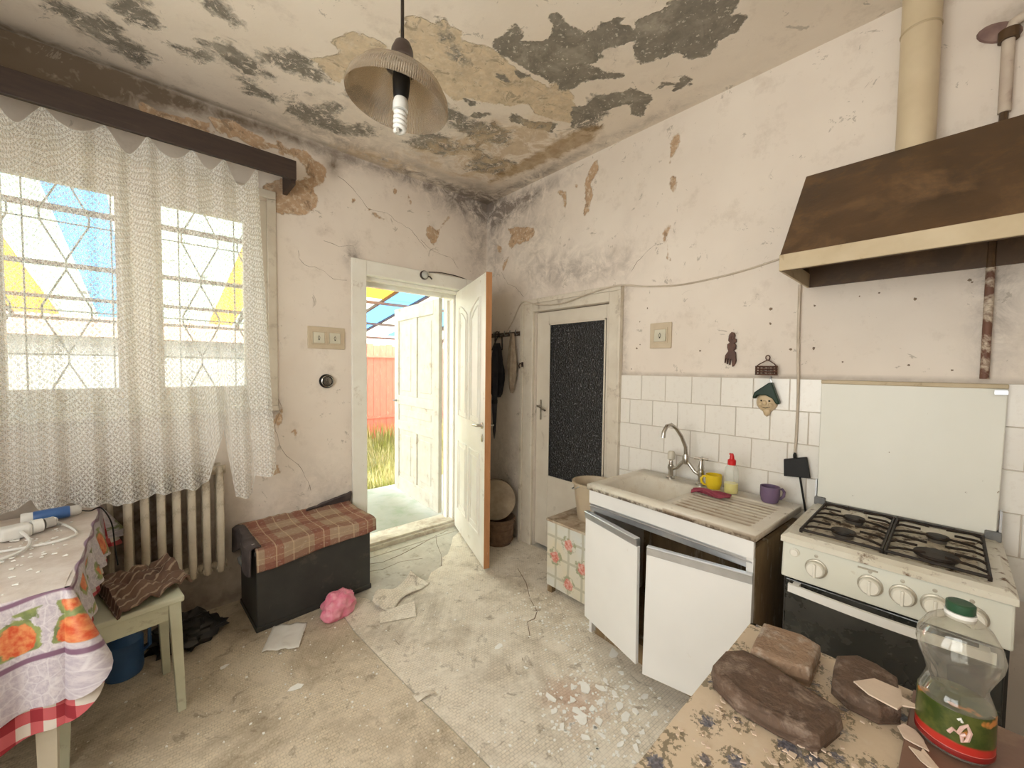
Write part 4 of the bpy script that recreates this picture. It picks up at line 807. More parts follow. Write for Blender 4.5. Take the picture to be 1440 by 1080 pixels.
# ---------------------------------------------------------------- stool with brown cloth
green = M('pale_green_paint', (.62, .63, .49), (.52, .53, .40), .5, 6, dirt=(.3, .26, .18), dlo=.6, dhi=.75, dscale=8)
sl = thing('wooden_stool', 'pale green painted wooden stool beside the left table', 'stool', (-2.415, -.655, 0), math.radians(8))
box((-.18, -.17, .465), (.18, .17, .49)).obj('seat', green, sl, bevel=.006)
for sx in (-1, 1):
    for sy in (-1, 1):
        a, b = sx*.15, sy*.14; c, d = sx*.165, sy*.155; w = .02; w2 = .014
        G().hexa([(c-w2, d-w2, 0), (c+w2, d-w2, 0), (c+w2, d+w2, 0), (c-w2, d+w2, 0)], [(a-w, b-w, .465), (a+w, b-w, .465), (a+w, b+w, .465), (a-w, b+w, .465)]).obj('leg', green, sl, bevel=.003)
for lo, hi in (((-.13, -.155, .40), (.13, -.135, .465)), ((-.13, .135, .40), (.13, .155, .465)), ((-.16, -.12, .40), (-.14, .12, .465)), ((.14, -.12, .40), (.16, .12, .465))): box(lo, hi).obj('apron', green, sl)
t = NT('brown_striped_cloth'); n1 = t.noise(5, 5, .6); wv = t.n('ShaderNodeTexWave', {'Vector': t.map(t.co(), rot=(0, 0, .9)), 'Scale': 9., 'Distortion': 6., 'Detail': 3.}).outputs[1]
bc = t.mix(t.step(n1, .35, .65), (.085, .042, .030), (.16, .095, .065)); bc = t.mix(t.m('MULTIPLY', t.step(wv, .85, .95), .6), bc, (.42, .33, .24))
brown_cloth = t.done(t.bsdf(bc, .9, 0, t.bump(t.noise(18, 6, .6), .5, .01)))
def cloth(a, b):
    x = -.045+a*.26; y = -.10+b*.28; h = .010+.05*abs(fbm((a*2.2, b*2.2, 4.4), 1.2))+.035*math.sin(PI*b)*(1-a)+.012*abs(math.sin(a*6+b*9))
    y -= (.10*(1-a))*(1-b)
    return (x, y, h*(1 if .03 < a < .97 else .3))
o = G().grid(cloth, 40, 30).obj('brown_cloth', brown_cloth, smooth=50, solid=.008); o.location = (-2.415, -.655, .491); o.rotation_euler[2] = math.radians(14); tag(o, 'crumpled brown patterned cloth lying on the pale green stool', 'cloth')

# ---------------------------------------------------------------- left table with two cloths
TX0, TX1, TY0, TY1, TZ = -3.28, -2.50, -1.10, -.15, .757
tb = thing('dining_table', 'cream wooden table at the left edge under layered tablecloths', 'table', ((TX0+TX1)/2, (TY0+TY1)/2, 0))
cream = M('cream_table_paint', (.66, .61, .50), (.56, .50, .40), .5, 6, dirt=(.3, .25, .18), dlo=.6, dhi=.78)
hx, hy = (TX1-TX0)/2, (TY1-TY0)/2
box((-hx, -hy, .727), (hx, hy, TZ-.006)).obj('table_top', cream, tb, bevel=.003)
for sx in (-1, 1):
    for sy in (-1, 1):
        a, b = sx*(hx-.06), sy*(hy-.06); G().hexa([(a-.018, b-.018, 0), (a+.018, b-.018, 0), (a+.018, b+.018, 0), (a-.018, b+.018, 0)], [(a-.027, b-.027, .72), (a+.027, b-.027, .72), (a+.027, b+.027, .72), (a-.027, b+.027, .72)]).obj('leg', cream, tb)
for lo, hi in (((-hx+.09, -hy+.05, .62), (hx-.09, -hy+.07, TZ-.03)), ((-hx+.09, hy-.07, .62), (hx-.09, hy-.05, TZ-.03)), ((-hx+.05, -hy+.09, .62), (-hx+.07, hy-.09, TZ-.03)), ((hx-.07, -hy+.09, .62), (hx-.05, hy-.09, TZ-.03))): box(lo, hi).obj('apron', cream, tb)
def drape_cloth(x0, x1, y0, y1, z, front, side, flare, seed, ns=180, nt=16, corner=1.25):
    """cloth over a table: flat top plus a hanging skirt; uv = (along the edge, distance from the edge)"""
    cx, cy = (x0+x1)/2, (y0+y1)/2; r0 = .012; per = []
    def side_pts(p, q, n, nr, L0, L1): return [(p[0]+(q[0]-p[0])*i/n, p[1]+(q[1]-p[1])*i/n, nr, L0, 0) for i in range(n)]
    def arc(c, a0, La, Lb, n=14):
        out = []
        for i in range(n):
            k = i/(n-1); a = a0+k*PI/2; L = La+(Lb-La)*k; out.append((c[0]+r0*math.cos(a), c[1]+r0*math.sin(a), (math.cos(a), math.sin(a)), L*(1+(corner-1)*math.sin(k*PI)), math.sin(k*PI)))
        return out
    a, b, c, d = x0+r0, x1-r0, y0+r0, y1-r0
    P = side_pts((a, y0), (b, y0), 70, (0, -1), front, front)+arc((b, c), -PI/2, front, side)+side_pts((x1, c), (x1, d), 70, (1, 0), side, side)+arc((b, d), 0, side, side)+side_pts((b, y1), (a, y1), 40, (0, 1), side, side)+arc((a, d), PI/2, side, side)+side_pts((x0, d), (x0, c), 40, (-1, 0), side, side)+arc((a, c), PI, side, front)
    n = len(P); g = G(); uv = []; s = 0; S_ = []
    for i in range(n): S_.append(s); q = P[(i+1) % n]; s += math.hypot(q[0]-P[i][0], q[1]-P[i][1])+.004
    g.v.append((cx, cy, z)); uv.append((0, -.4))
    rows = [(-.14, 1), (-.06, 1), (0, 1)]+[(j/nt, 0) for j in range(1, nt+1)]
    for q, top in rows:
        for i, (x, y, nr, L, cn) in enumerate(P):
            if top: g.v.append((x+nr[0]*q, y+nr[1]*q, z+(0 if q < -.001 else -.001)+.002*fbm((x, y, seed), 5))); uv.append((S_[i], q))
            else:
                dl_ = L*q*(1+.05*math.sin(S_[i]*9+seed)); w = .004+(flare*q)*(.5+.5*math.sin(S_[i]*24+seed+1.5*math.sin(S_[i]*7)))+cn*q*flare*2.6
                g.v.append((x+nr[0]*w, y+nr[1]*w, z-.003-dl_)); uv.append((S_[i], dl_))
    m = len(rows)
    for i in range(n): g.f.append((0, 1+i, 1+(i+1) % n))
    for j in range(m-1):
        for i in range(n): a_, b_ = 1+j*n+i, 1+j*n+(i+1) % n; g.f.append((a_, a_+n, b_+n, b_))
    g.u = uv; return g
t = NT('red_gingham'); gu, gv, _ = t.xyz(t.uv()); cb = lambda c: t.step(t.m('FRACT', t.m('DIVIDE', c, .075)), .5, .51)
s2 = t.m('ADD', cb(gu), cb(gv)); gc2 = t.mix(t.step(s2, .4, .6), (.62, .56, .50), t.mix(t.step(s2, 1.4, 1.6), (.50, .10, .11), (.28, .02, .03)))
gingham = t.done(t.bsdf(gc2, .85, 0))
o = drape_cloth(TX0, TX1, TY0, TY1, TZ-.001, .415, .20, .032, 1., corner=1.08).obj('gingham_tablecloth', gingham, smooth=50); tag(o, 'red and white checked tablecloth showing below the flowered cloth', 'tablecloth')
t = NT('flowered_oilcloth'); fu, fv, _ = t.xyz(t.uv()); U2 = t.uv()
lilac = t.mix(t.step(t.noise(60, 5, .7, U2), .4, .6), (.44, .39, .45), (.58, .53, .56))
vl = t.vor(26, U2, 'DISTANCE_TO_EDGE'); lilac = t.mix(t.m('MULTIPLY', t.step(vl, .02, .06, 1, 0), .5), lilac, (.68, .65, .67))
top_c = t.mix(t.step(t.noise(7, 8, .7), .4, .62), (.69, .62, .57), (.55, .46, .40))
colr = t.mix(t.step(fv, -.004, .004), top_c, lilac)
def ring(c, lo, hi): return t.m('MULTIPLY', t.step(c, lo-.002, lo+.002), t.step(c, hi-.002, hi+.002, 1, 0))
wob = t.m('ADD', fv, t.m('MULTIPLY', t.m('SINE', t.m('MULTIPLY', fu, 20.)), .008))
inb_ = ring(wob, .035, .16)
sc_ = t.map(U2, (8.5, 8.5, 1), (.3, .32, 0)); vd = t.vor(1., sc_, 'F1', 0, .55); vc_ = t.vor(1., sc_, 'F1', 1, .55)
jit = t.m('ADD', vd, t.m('MULTIPLY', t.m('SUBTRACT', t.noise(30, 4, .6, U2), .5), .35))
leafm = t.m('MULTIPLY', t.step(jit, .52, .56, 1, 0), inb_); flom = t.m('MULTIPLY', t.step(jit, .40, .44, 1, 0), inb_)
colr = t.mix(leafm, colr, t.mix(t.step(t.noise(25, 3, .5, U2), .4, .6), (.30, .34, .12), (.16, .20, .08)))
colr = t.mix(flom, colr, t.mix(t.step(t.noise(38, 4, .6, U2), .38, .62), (.58, .085, .03), (.70, .28, .11)))
small = t.m('MULTIPLY', t.step(t.vor(7.5, t.map(U2, loc=(.31, .1, 0)), 'F1', 0, .4), .18, .2, 1, 0), ring(fv, .22, .30)); colr = t.mix(small, colr, t.mix(t.noise(40, 3, .5, U2), (.62, .22, .12), (.32, .3, .12)))
for lo, hi in ((.0, .012), (.178, .194)): colr = t.mix(ring(wob, lo, hi), colr, (.20, .105, .17))
oil = t.done(t.bsdf(colr, .38, 0, t.bump(t.noise(10, 5, .6), .3, .01)))
o = drape_cloth(TX0-.004, TX1+.004, TY0-.004, TY1+.004, TZ+.003, .335, .165, .04, 1., corner=1.12).obj('flowered_tablecloth', oil, smooth=50); tag(o, 'lilac oilcloth with orange flowers and purple bands on the left table', 'tablecloth')
ZT = TZ+.0062
wp = M('white_appliance_plastic', (.80, .79, .76), (.74, .73, .70), .35, 8, bump=.03)
ad = thing('power_adapter', 'white plastic power adapter lying on the left table', 'adapter', (-2.70, -.47, ZT), .35)
box((-.05, -.032, 0), (.035, .032, .05)).obj('housing', wp, ad, bevel=.012, seg=3); G().lathe([(.028, 0), (.026, .03), (.012, .035), (0, .035)], 20, (.035, 0, .028), (1, 0, 0)).obj('face', wp, ad, smooth=40); G().lathe([(.020, 0), (.020, .026), (0, .028)], 16, (.07, .0, .03), (1, .1, 0)).obj('grey_collar', M('grey_plastic', (.45, .42, .39), None, .5, 9), ad, smooth=40)
tc2 = thing('torch', 'blue cylindrical torch with white ends lying on the left table', 'torch', (-2.635, -.30, ZT+.027), .16)
G().lathe([(.024, -.05), (.026, -.045), (.026, .05), (.024, .055)], 20, axis=(1, 0, 0)).obj('barrel', M('blue_barrel', (.035, .10, .30), (.05, .14, .36), .35, 6), tc2, smooth=40)
G().lathe([(.0, -.085), (.024, -.083), (.026, -.07), (.024, -.05)], 20, axis=(1, 0, 0)).obj('lens_end', wp, tc2, smooth=40); G().lathe([(.022, .055), (.022, .08), (.016, .09), (0, .09)], 20, axis=(1, 0, 0)).obj('tail_cap', M('pale_grey_plastic', (.6, .58, .54), None, .4, 9), tc2, smooth=40)
pg = thing('mains_plug', 'white mains plug on a cord lying on the left table', 'plug', (-2.63, -.385, ZT), .5)
box((-.018, -.02, 0), (.022, .02, .035)).obj('body', wp, pg, bevel=.009, seg=3)
for s in (-1, 1): G().tube([(-.016, s*.0095, .018), (-.038, s*.0095, .016)], .0025, 6).obj('pin', chrome, pg)
cable('white_cord', 'thin white cord looping from the plug across the left table', [(-2.612, -.375, ZT+.012), (-2.575, -.44, ZT+.006), (-2.54, -.54, ZT+.006), (-2.535, -.60, ZT+.006), (-2.575, -.635, ZT+.006), (-2.66, -.64, ZT+.006), (-2.80, -.62, ZT+.006)], .0045, wp, 'cord')
cable('adapter_cord', 'white cord leaving the power adapter toward the table edge', [(-2.686, -.503, ZT+.03), (-2.665, -.55, ZT+.02), (-2.645, -.63, ZT+.016), (-2.66, -.69, ZT+.008), (-2.72, -.74, ZT+.006), (-2.82, -.76, ZT+.006)], .0055, wp, 'cord')
cable('black_wire', 'thin black wire running off the table edge beside the radiator', [(-2.545, -.285, ZT+.02), (-2.52, -.27, ZT+.008), (-2.488, -.23, ZT+.003), (-2.452, -.28, .70), (-2.44, -.33, .60), (-2.43, -.36, .52)], .003, black_plastic, 'wire')
o = heap([(60, -2.62, -.72, .09, .16, ZT, .012), (40, -2.68, -.5, .08, .1, ZT, .009)], lambda x, y: TX0+.02 < x < TX1-.02 and TY0+.03 < y < TY1-.02).obj('table_crumbs', flm); tag(o, 'flakes and crumbs of plaster scattered on the left tablecloth', 'crumbs', kind='stuff')
# ---------------------------------------------------------------- hood, flue and gas pipe
hoodm = M('greasy_brown_hood_enamel', (.105, .055, .022), (.06, .032, .014), .5, 4, dirt=(.19, .11, .05), dlo=.5, dhi=.72, dscale=5)
hd = thing('range_hood', 'greasy brown sheet metal hood on the wall above the stove', 'range hood', (0, -2.44, 1.84))
D_, L_ = .47, .94
band_m = M('cream_hood_band', (.55, .45, .30), (.46, .36, .22), .5, 8, dirt=(.2, .12, .05), dlo=.58, dhi=.75, dscale=8)
g = G(); a = [(-D_, -L_, .06), (-D_, 0, .06), (-.125, 0, .472), (-.125, -L_, .472)]; g.add(a, [(0, 1, 2, 3)]); g.obj('front_slope', hoodm, hd, solid=.004); box((-.125, -L_, .468), (-.012, 0, .474)).obj('top_plate', hoodm, hd)
g = G(); g.add([(-D_, 0, .06), (-.012, 0, .06), (-.012, 0, .472), (-.125, 0, .472)], [(0, 1, 2, 3)]); g.obj('side_panel', hoodm, hd, solid=.003)
g = G(); g.add([(-D_, -L_, .06), (-.012, -L_, .06), (-.012, -L_, .472), (-.125, -L_, .472)], [(0, 1, 2, 3)]); g.obj('side_panel', hoodm, hd, solid=.003)
box((-D_-.004, -L_-.003, 0), (-D_+.004, .003, .062)).obj('front_band', band_m, hd, bevel=.002); box((-D_+.004, -.005, 0), (-.012, .003, .062)).obj('side_band', band_m, hd); box((-D_+.004, -L_-.003, 0), (-.012, -L_+.005, .062)).obj('side_band', band_m, hd)
box((-.018, -L_, 0), (-.012, 0, .47)).obj('back_plate', hoodm, hd)
G().tube([(-D_+.012, .0, .004), (-D_+.012, -L_, .004)], .005, 6).obj('rim_wire', hoodm, hd)
fp = thing('flue_pipe', 'cream painted flue pipe rising from the hood to the ceiling', 'pipe', (-.066, -2.775, 2.315))
G().lathe([(.0565, .0), (.0565, .624)], 28).obj('pipe', M('cream_flue_paint', (.66, .55, .38), (.58, .47, .31), .45, 5, dirt=(.3, .2, .1), dlo=.62, dhi=.8), fp, smooth=40)
for z in (.45,): G().lathe([(.058, z), (.06, z+.004), (.058, z+.008)], 28).obj('seam_ring', band_m, fp, smooth=40)
gp = thing('gas_pipe', 'gas pipe running up the wall behind the hood beside the stove lid', 'pipe', (-.022, -2.985, 1.43))
o = G().tube([(0, 0, 0), (0, 0, .405)], .012, 10).obj('lower_run', M('flaking_brown_pipe', (.17, .075, .045), (.12, .05, .03), .6, 8, dirt=(.66, .56, .44), dlo=.46, dhi=.56, dscale=8), gp, smooth=40); o['label'] = 'brown flaking lower run'
G().tube([(0, -.01, .95), (0, -.01, 1.22), (0, -.02, 1.255), (0, -.06, 1.275), (0, -.3, 1.285)], .016, 10).obj('upper_run', M('whitewashed_pipe', (.66, .58, .48), (.5, .4, .33), .7, 8, dirt=(.25, .15, .12), dlo=.55, dhi=.7), gp, smooth=40)
G().lathe([(.026, 1.2), (.026, 1.235)], 14, (0, -.01, 0)).obj('elbow_collar', hoodm, gp, smooth=40)
G().tube([(0, 0, .40), (0, -.004, .8), (0, -.01, .96)], .011, 8).obj('hidden_run', hoodm, gp)
# broken plaster collar where the pipe meets the wall
o = G().lathe([(.0, -.004), (.06, -.004), (.055, .006), (.03, .012), (.02, .012)], 18, axis=(-1, 0, 0), sx=.55).obj('pipe_bracket', M('purple_brown_bracket', (.17, .10, .09), (.3, .2, .17), .8, 14), gp, smooth=50); o.location = (.0175, .012, 1.25); o.rotation_euler[0] = .5

# ---------------------------------------------------------------- sink cabinet
SK = (-.055, -1.66, 0); srz = math.radians(-3.4)      # local: x=0 back, -x front, y from 0 to -.80
sk = thing('sink_cabinet', 'white sink cabinet with two sagging doors left of the stove', 'cabinet', SK, srz)
lam = M('white_laminate', (.83, .82, .80), (.78, .77, .75), .35, 3, bump=.02, dirt=(.5, .43, .34), dlo=.68, dhi=.85)
brd = M('stained_chipboard', (.30, .20, .10), (.17, .11, .055), .75, 5, stretch=(4, 4, 1), dirt=(.58, .5, .38), dlo=.55, dhi=.72, dscale=5)
DK = .52
for lo, hi, nm, m_ in (((-DK+.02, -.016, .02), (-.01, 0, .775), 'side_panel', lam), ((-DK+.02, -.80, .02), (-.01, -.784, .775), 'side_panel', brd), ((-DK+.03, -.784, .10), (-.01, -.016, .116), 'bottom_shelf', brd), ((-.02, -.784, .10), (-.01, -.016, .775), 'back_panel', brd), ((-DK+.055, -.79, .0), (-DK+.07, -.01, .10), 'plinth', brd)): box(lo, hi).obj(nm, m_, sk)
box((-DK, -.80, .735), (-DK+.018, 0, .815)).obj('apron', lam, sk, bevel=.002)
box((-DK+.004, -.795, .695), (-DK+.02, -.005, .735)).obj('rail_profile', steel, sk, bevel=.002); G().tube([(-DK+.002, -.795, .722), (-DK+.002, -.005, .722)], .004, 6).obj('rail_lip', steel, sk)
box((-DK+.002, -.80, .1), (-DK+.02, -.775, .735)).obj('corner_post', lam, sk)
def sink_door(yh, sgn, angd, dz, droll):
    d = bpy.data.objects.new('door', None); COL.objects.link(d); d.parent = sk; d.location = (-DK-.004, yh, .115+dz); d.rotation_euler = (droll, 0, math.radians(angd))
    w = .392; y0, y1 = (0, -w) if sgn < 0 else (0, w); lo, hi = min(y0, y1), max(y0, y1)
    box((-.017, lo, 0), (0, hi, .535)).obj('panel', lam, d, bevel=.0015)
    box((-.022, lo, .535), (.0, hi, .572)).obj('handle_profile', steel, d, bevel=.002); G().tube([(-.024, lo+.002, .568), (-.024, hi-.002, .568)], .004, 6).obj('grip_lip', steel, d)
    for z in (.08, .45): box((-.002, (.005 if sgn > 0 else -.03), z), (.03, (.03 if sgn > 0 else -.005), z+.05)).obj('hinge', bar_m, d)
sink_door(-.004, -1, -14, .008, -.012); sink_door(-.796, 1, 16.5, .0, .012)
# enamel top with bowl and drainer
def sink_top():
    g = G(); X0, X1, Y0, Y1 = -DK-.01, .0, -.808, .008; zt, zb = .838, .808
    bx0, bx1, by0, by1 = -DK+.05, -.105, -.40, -.045
    dx0, dx1, dy0, dy1 = -DK+.055, -.09, -.765, -.43
    def q(a, b, c, d): g.add([a, b, c, d], [(0, 1, 2, 3)])
    xs = [X0, bx0, bx1, X1]
    for (a, b) in ((X0, bx0), (bx1, X1)): q((a, Y0, zt), (b, Y0, zt), (b, Y1, zt), (a, Y1, zt))
    q((bx0, Y0, zt), (bx1, Y0, zt), (bx1, dy0, zt), (bx0, dy0, zt)); q((bx0, dy1, zt), (bx1, dy1, zt), (bx1, by0, zt), (bx0, by0, zt)); q((bx0, by1, zt), (bx1, by1, zt), (bx1, Y1, zt), (bx0, Y1, zt))
    dpt = .165; m_ = .035
    top = [(bx0, by0, zt), (bx1, by0, zt), (bx1, by1, zt), (bx0, by1, zt)]; md = [(bx0+.012, by0+.012, zt-.012), (bx1-.012, by0+.012, zt-.012), (bx1-.012, by1-.012, zt-.012), (bx0+.012, by1-.012, zt-.012)]
    lw = [(bx0+m_, by0+m_, zt-dpt+.03), (bx1-m_, by0+m_, zt-dpt+.03), (bx1-m_, by1-m_, zt-dpt+.03), (bx0+m_, by1-m_, zt-dpt+.03)]; bt = [(bx0+m_+.03, by0+m_+.03, zt-dpt), (bx1-m_-.03, by0+m_+.03, zt-dpt), (bx1-m_-.03, by1-m_-.03, zt-dpt), (bx0+m_+.03, by1-m_-.03, zt-dpt)]
    for A, B in ((top, md), (md, lw), (lw, bt)):
        for i in range(4): q(A[i], A[(i+1) % 4], B[(i+1) % 4], B[i])
    q(*bt)
    # drainer: shallow tray with ridges along y
    n = 44
    rowsx = np.linspace(bx0, bx1, n+1)
    for i in range(n):
        def hz(x): k = (x-bx0)/(bx1-bx0); e = min(1, min(k, 1-k)*14); return zt-.013*e+.012*e*max(0, math.sin(k*2*PI*9))
        x0, x1 = rowsx[i], rowsx[i+1]
        q((x0, dy0+.012, hz(x0)), (x1, dy0+.012, hz(x1)), (x1, dy1-.02, hz(x1)), (x0, dy1-.02, hz(x0)))
        q((x0, dy0, zt), (x1, dy0, zt), (x1, dy0+.012, hz(x1)), (x0, dy0+.012, hz(x0))); q((x0, dy1-.02, hz(x0)), (x1, dy1-.02, hz(x1)), (x1, dy1, zt), (x0, dy1, zt))
    c = [(X0, Y0), (X1, Y0), (X1, Y1), (X0, Y1)]
    for i in range(4): a, b = c[i], c[(i+1) % 4]; q((*a, zb), (*b, zb), (*b, zt), (*a, zt))
    q((X0, Y1, zb), (X1, Y1, zb), (X1, by1, zb), (X0, by1, zb)); q((X0, Y0, zb), (X0, by0, zb), (X1, by0, zb), (X1, Y0, zb))
    return g
t = NT('stained_white_enamel'); v = t.co(); px_, py_, pz_ = t.xyz(v)
ec = t.mix(t.step(t.noise(5, 6, .6, v), .35, .65), (.74, .70, .61), (.66, .60, .50))
ec = t.mix(t.m('MULTIPLY', t.step(t.noise(9, 9, .7, v), .52, .72), .5), ec, (.48, .38, .26))
ec = t.mix(t.m('MULTIPLY', t.step(t.noise(24, 8, .75, v), .60, .65), t.step(py_, -.45, -.8, .35, 1)), ec, (.15, .085, .04))
grv = t.m('MULTIPLY', t.m('MULTIPLY', t.step(pz_, .834, .829), t.step(py_, -.425, -.435)), t.step(t.noise(9, 6, .6, v), .3, .6, .35, .85)); ec = t.mix(grv, ec, (.27, .185, .11))
lip = t.m('MULTIPLY', t.m('MULTIPLY', t.step(pz_, .826, .818), t.step(px_, -.523, -.527)), t.step(t.noise(30, 6, .7, v), .42, .55)); ec = t.mix(t.m('MULTIPLY', lip, .85), ec, (.10, .06, .035))
sinkm = t.done(t.bsdf(ec, .28, 0))
g = sink_top(); o = g.obj('enamel_sink', sinkm, smooth=25); o.location = SK; o.rotation_euler[2] = srz
wd = o.modifiers.new('weld', 'WELD'); wd.merge_threshold = .0004
tag(o, 'stained white enamel sink top with bowl and ribbed drainer', 'sink')
G().lathe([(.0, .675), (.03, .675), (.032, .678), (.0, .68)], 20, (-.29, -.22, 0)).obj('drain', chrome, o)
def at_sink(x, y, z=.838):
    c, s = math.cos(srz), math.sin(srz); return (SK[0]+x*c-y*s, SK[1]+x*s+y*c, z)
fc = thing('mixer_tap', 'old chrome mixer tap with swan neck spout on the sink', 'tap', at_sink(-.055, -.285), srz)
body = G()
for y in (-.085, .085): body.lathe([(.024, 0), (.024, .006), (.014, .012), (.013, .04), (.018, .055), (.016, .075)], 16, (0, y, 0))
body.tube([(0, -.085, .05), (0, -.05, .065), (0, -.02, .10), (0, 0, .115), (0, .02, .10), (0, .05, .065), (0, .085, .05)], .010, 10); body.lathe([(.014, .095), (.018, .11), (.018, .135), (.013, .15)], 16)
body.obj('body', chrome, fc, smooth=40)
sp = [(0, 0, .14), (-.005, .0, .19), (-.035, .01, .25), (-.075, .02, .297), (-.11, .028, .318), (-.145, .034, .313), (-.165, .038, .285), (-.168, .04, .252)]
G().tube(sp, [.011, .010, .010, .010, .010, .010, .0105, .012], 12).obj('spout', chrome, fc, smooth=60)
h = G().lathe([(.010, .07), (.012, .085), (.009, .1)], 12, (0, .085, 0)).obj('valve', chrome, fc, smooth=40); G().lathe([(.010, .10), (.020, .108), (.021, .14), (.015, .152), (0, .154)], 14, (0, .085, 0)).obj('tap_handle', M('yellowed_plastic_handle', (.62, .57, .47), None, .35, 9), h, smooth=40)
h = G().lathe([(.014, .07), (.016, .09), (.009, .12), (.008, .135)], 12, (0, -.085, 0)).obj('valve', chrome, fc, smooth=40)
g = G().lathe([(.012, .132), (.014, .14), (.0, .146)], 12, (0, -.085, 0))
for a in (.3, .3+PI/2): g.tube([(-.034*math.cos(a), -.085-.034*math.sin(a), .14), (.034*math.cos(a), -.085+.034*math.sin(a), .14)], .007, 8)
g.obj('cross_handle', chrome, h, smooth=40)
def mug(name, label, m_, r, hgt, loc, ha, profile=None):
    o = thing(name, label, 'mug', loc, ha); w = .003
    G().lathe([(0, 0), (r*.78, 0), (r*.86, .006), (r, hgt*.45), (r*1.0, hgt), (r-w, hgt), (r-w, hgt*.45), (r*.8, .012), (0, .008)], 28).obj('cup', m_, o, smooth=45)
    G().tube([(r*.97, 0, hgt*.82), (r*1.3, 0, hgt*.84), (r*1.55, 0, hgt*.66), (r*1.5, 0, hgt*.4), (r*1.2, 0, hgt*.24), (r*.93, 0, hgt*.22)], .0045, 8, flat=1.4).obj('handle', m_, o, smooth=60)
mug('yellow_mug', 'yellow mug standing behind the drainer beside the tap', M('yellow_glaze', (.74, .55, .025), (.66, .46, .02), .25, 6, bump=.02), .039, .072, at_sink(-.06, -.44), math.radians(125))
mug('purple_mug', 'purple mug at the right back corner of the sink', M('matte_purple', (.16, .105, .185), (.14, .09, .16), .45, 6, bump=.02), .04, .074, at_sink(-.065, -.70), math.radians(-50))
clear = NT('clear_plastic'); a = clear.n('ShaderNodeMixShader', {0: .28}); clear.put(a.inputs[1], clear.n('ShaderNodeBsdfTransparent', {0: (.95, .96, .94, 1)}).outputs[0]); clear.put(a.inputs[2], clear.bsdf((.85, .86, .84), .08)); clear = clear.done(a.outputs[0])
sb = thing('soap_bottle', 'clear dish soap bottle with red cap and yellow liquid', 'bottle', at_sink(-.07, -.53))
G().lathe([(0, 0), (.03, 0), (.032, .006), (.032, .105), (.029, .125), (.02, .14), (.014, .147)], 24).obj('bottle', clear, sb, smooth=45)
G().lathe([(0, .002), (.0295, .002), (.0305, .008), (.0305, .05), (0, .05)], 24).obj('liquid', M('yellow_liquid', (.82, .70, .06), (.78, .62, .05), .1, 4, bump=0), sb, smooth=30)
redc = M('red_cap', (.62, .012, .015), None, .35, 9, bump=0)
G().lathe([(.019, .142), (.019, .165), (.013, .17), (.0, .17)], 18).obj('cap', redc, sb, smooth=30); G().lathe([(.011, .168), (.010, .185), (.006, .198), (0, .2)], 14).obj('nozzle', redc, sb, smooth=30); G().tube([(0, 0, .19), (.0, .012, .196)], .005, 8).obj('spout_flap', redc, sb)
rg = M('dusky_red_cloth', (.30, .05, .08), (.22, .035, .055), .85, 20, bump=.6, bscale=40)
o = G().grid(lambda a, b: (-.085+a*.17, -.025+b*.05+.012*math.sin(a*7), .006+.022*abs(math.sin(b*PI*1.6+a*4))*(.5+.5*math.sin(a*PI))), 24, 12).obj('dish_cloth', rg, smooth=60, solid=.006); o.location = at_sink(-.20, -.49, .836); o.rotation_euler[2] = math.radians(-80); tag(o, 'twisted dusky red dish cloth lying at the edge of the drainer', 'cloth')
# wall ornaments over the sink
cw = M('carved_dark_wood', (.115, .045, .024), (.07, .028, .017), .55, 14, bump=.5, bscale=40)
wf = thing('carved_fork', 'small carved brown wooden fork ornament hanging on the wall', 'ornament', (-.004, -2.115, 1.56))
sil = [(.0, .095), (.012, .09), (.017, .075), (.014, .06), (.024, .055), (.024, .04), (.014, .034), (.022, .026), (.022, .005), (.012, -.004), (.022, -.014), (.024, -.035), (.026, -.06), (.016, -.085), (.008, -.09), (.004, -.05), (-.001, -.05), (-.004, -.08), (-.008, -.08), (-.009, -.048), (-.013, -.048), (-.016, -.076), (-.020, -.076), (-.021, -.045), (-.025, -.045), (-.028, -.07), (-.031, -.07), (-.029, -.03), (-.014, -.006), (-.02, .012), (-.02, .03), (-.008, .038), (-.016, .05), (-.012, .08)]
G().prism([(-y, z) for y, z in sil][::-1], -.014, 0, 'x').obj('fork_body', cw, wf, bevel=.003); G().lathe([(.006, 0), (.006, .006), (0, .008)], 12, (-.013, -.004, .062), (-1, 0, 0)).obj('rosette', cw, wf)
wb = thing('wire_basket_ornament', 'tiny brown wire basket hanging above the gnome head', 'ornament', (-.04, -2.288, 1.43))
bw = M('dark_brown_wire', (.075, .028, .018), (.11, .05, .03), .5, 20)
for z in (.003, .016, .029, .042): G().tube([(.026*math.cos(i/24*2*PI), .046*math.sin(i/24*2*PI), z) for i in range(24)], .0035, 5, True).obj('hoop', bw, wb)
for i in range(14): a = i/14*2*PI; G().tube([(.026*math.cos(a), .046*math.sin(a), 0), (.026*math.cos(a), .046*math.sin(a), .044)], .0022, 5).obj('stave', bw, wb)
G().lathe([(0, .0), (1, .0), (1, .003), (0, .003)], 20, sx=.026, sy=.046).obj('base', bw, wb)
for s in (-1, 1): G().tube([(.0, s*.044, .042), (.01, s*.03, .056), (.02, 0, .075)], .0025, 5).obj('handle', bw, wb)
G().tube([(.02, .009*math.cos(i/12*2*PI), .086+.012*math.sin(i/12*2*PI)) for i in range(12)], .0028, 5, True).obj('ring', bw, wb)
gn = thing('gnome_head', 'painted gnome head ornament with dark green pointed hat on the tiles', 'ornament', (-.012, -2.29, 1.31))
skin = M('ivory_gnome_face', (.66, .52, .34), (.58, .44, .27), .45, 20, bump=.2, bscale=50); hatm = M('dark_green_glaze', (.006, .022, .012), (.010, .034, .016), .4, 12, Specular_IOR_Level=.3)
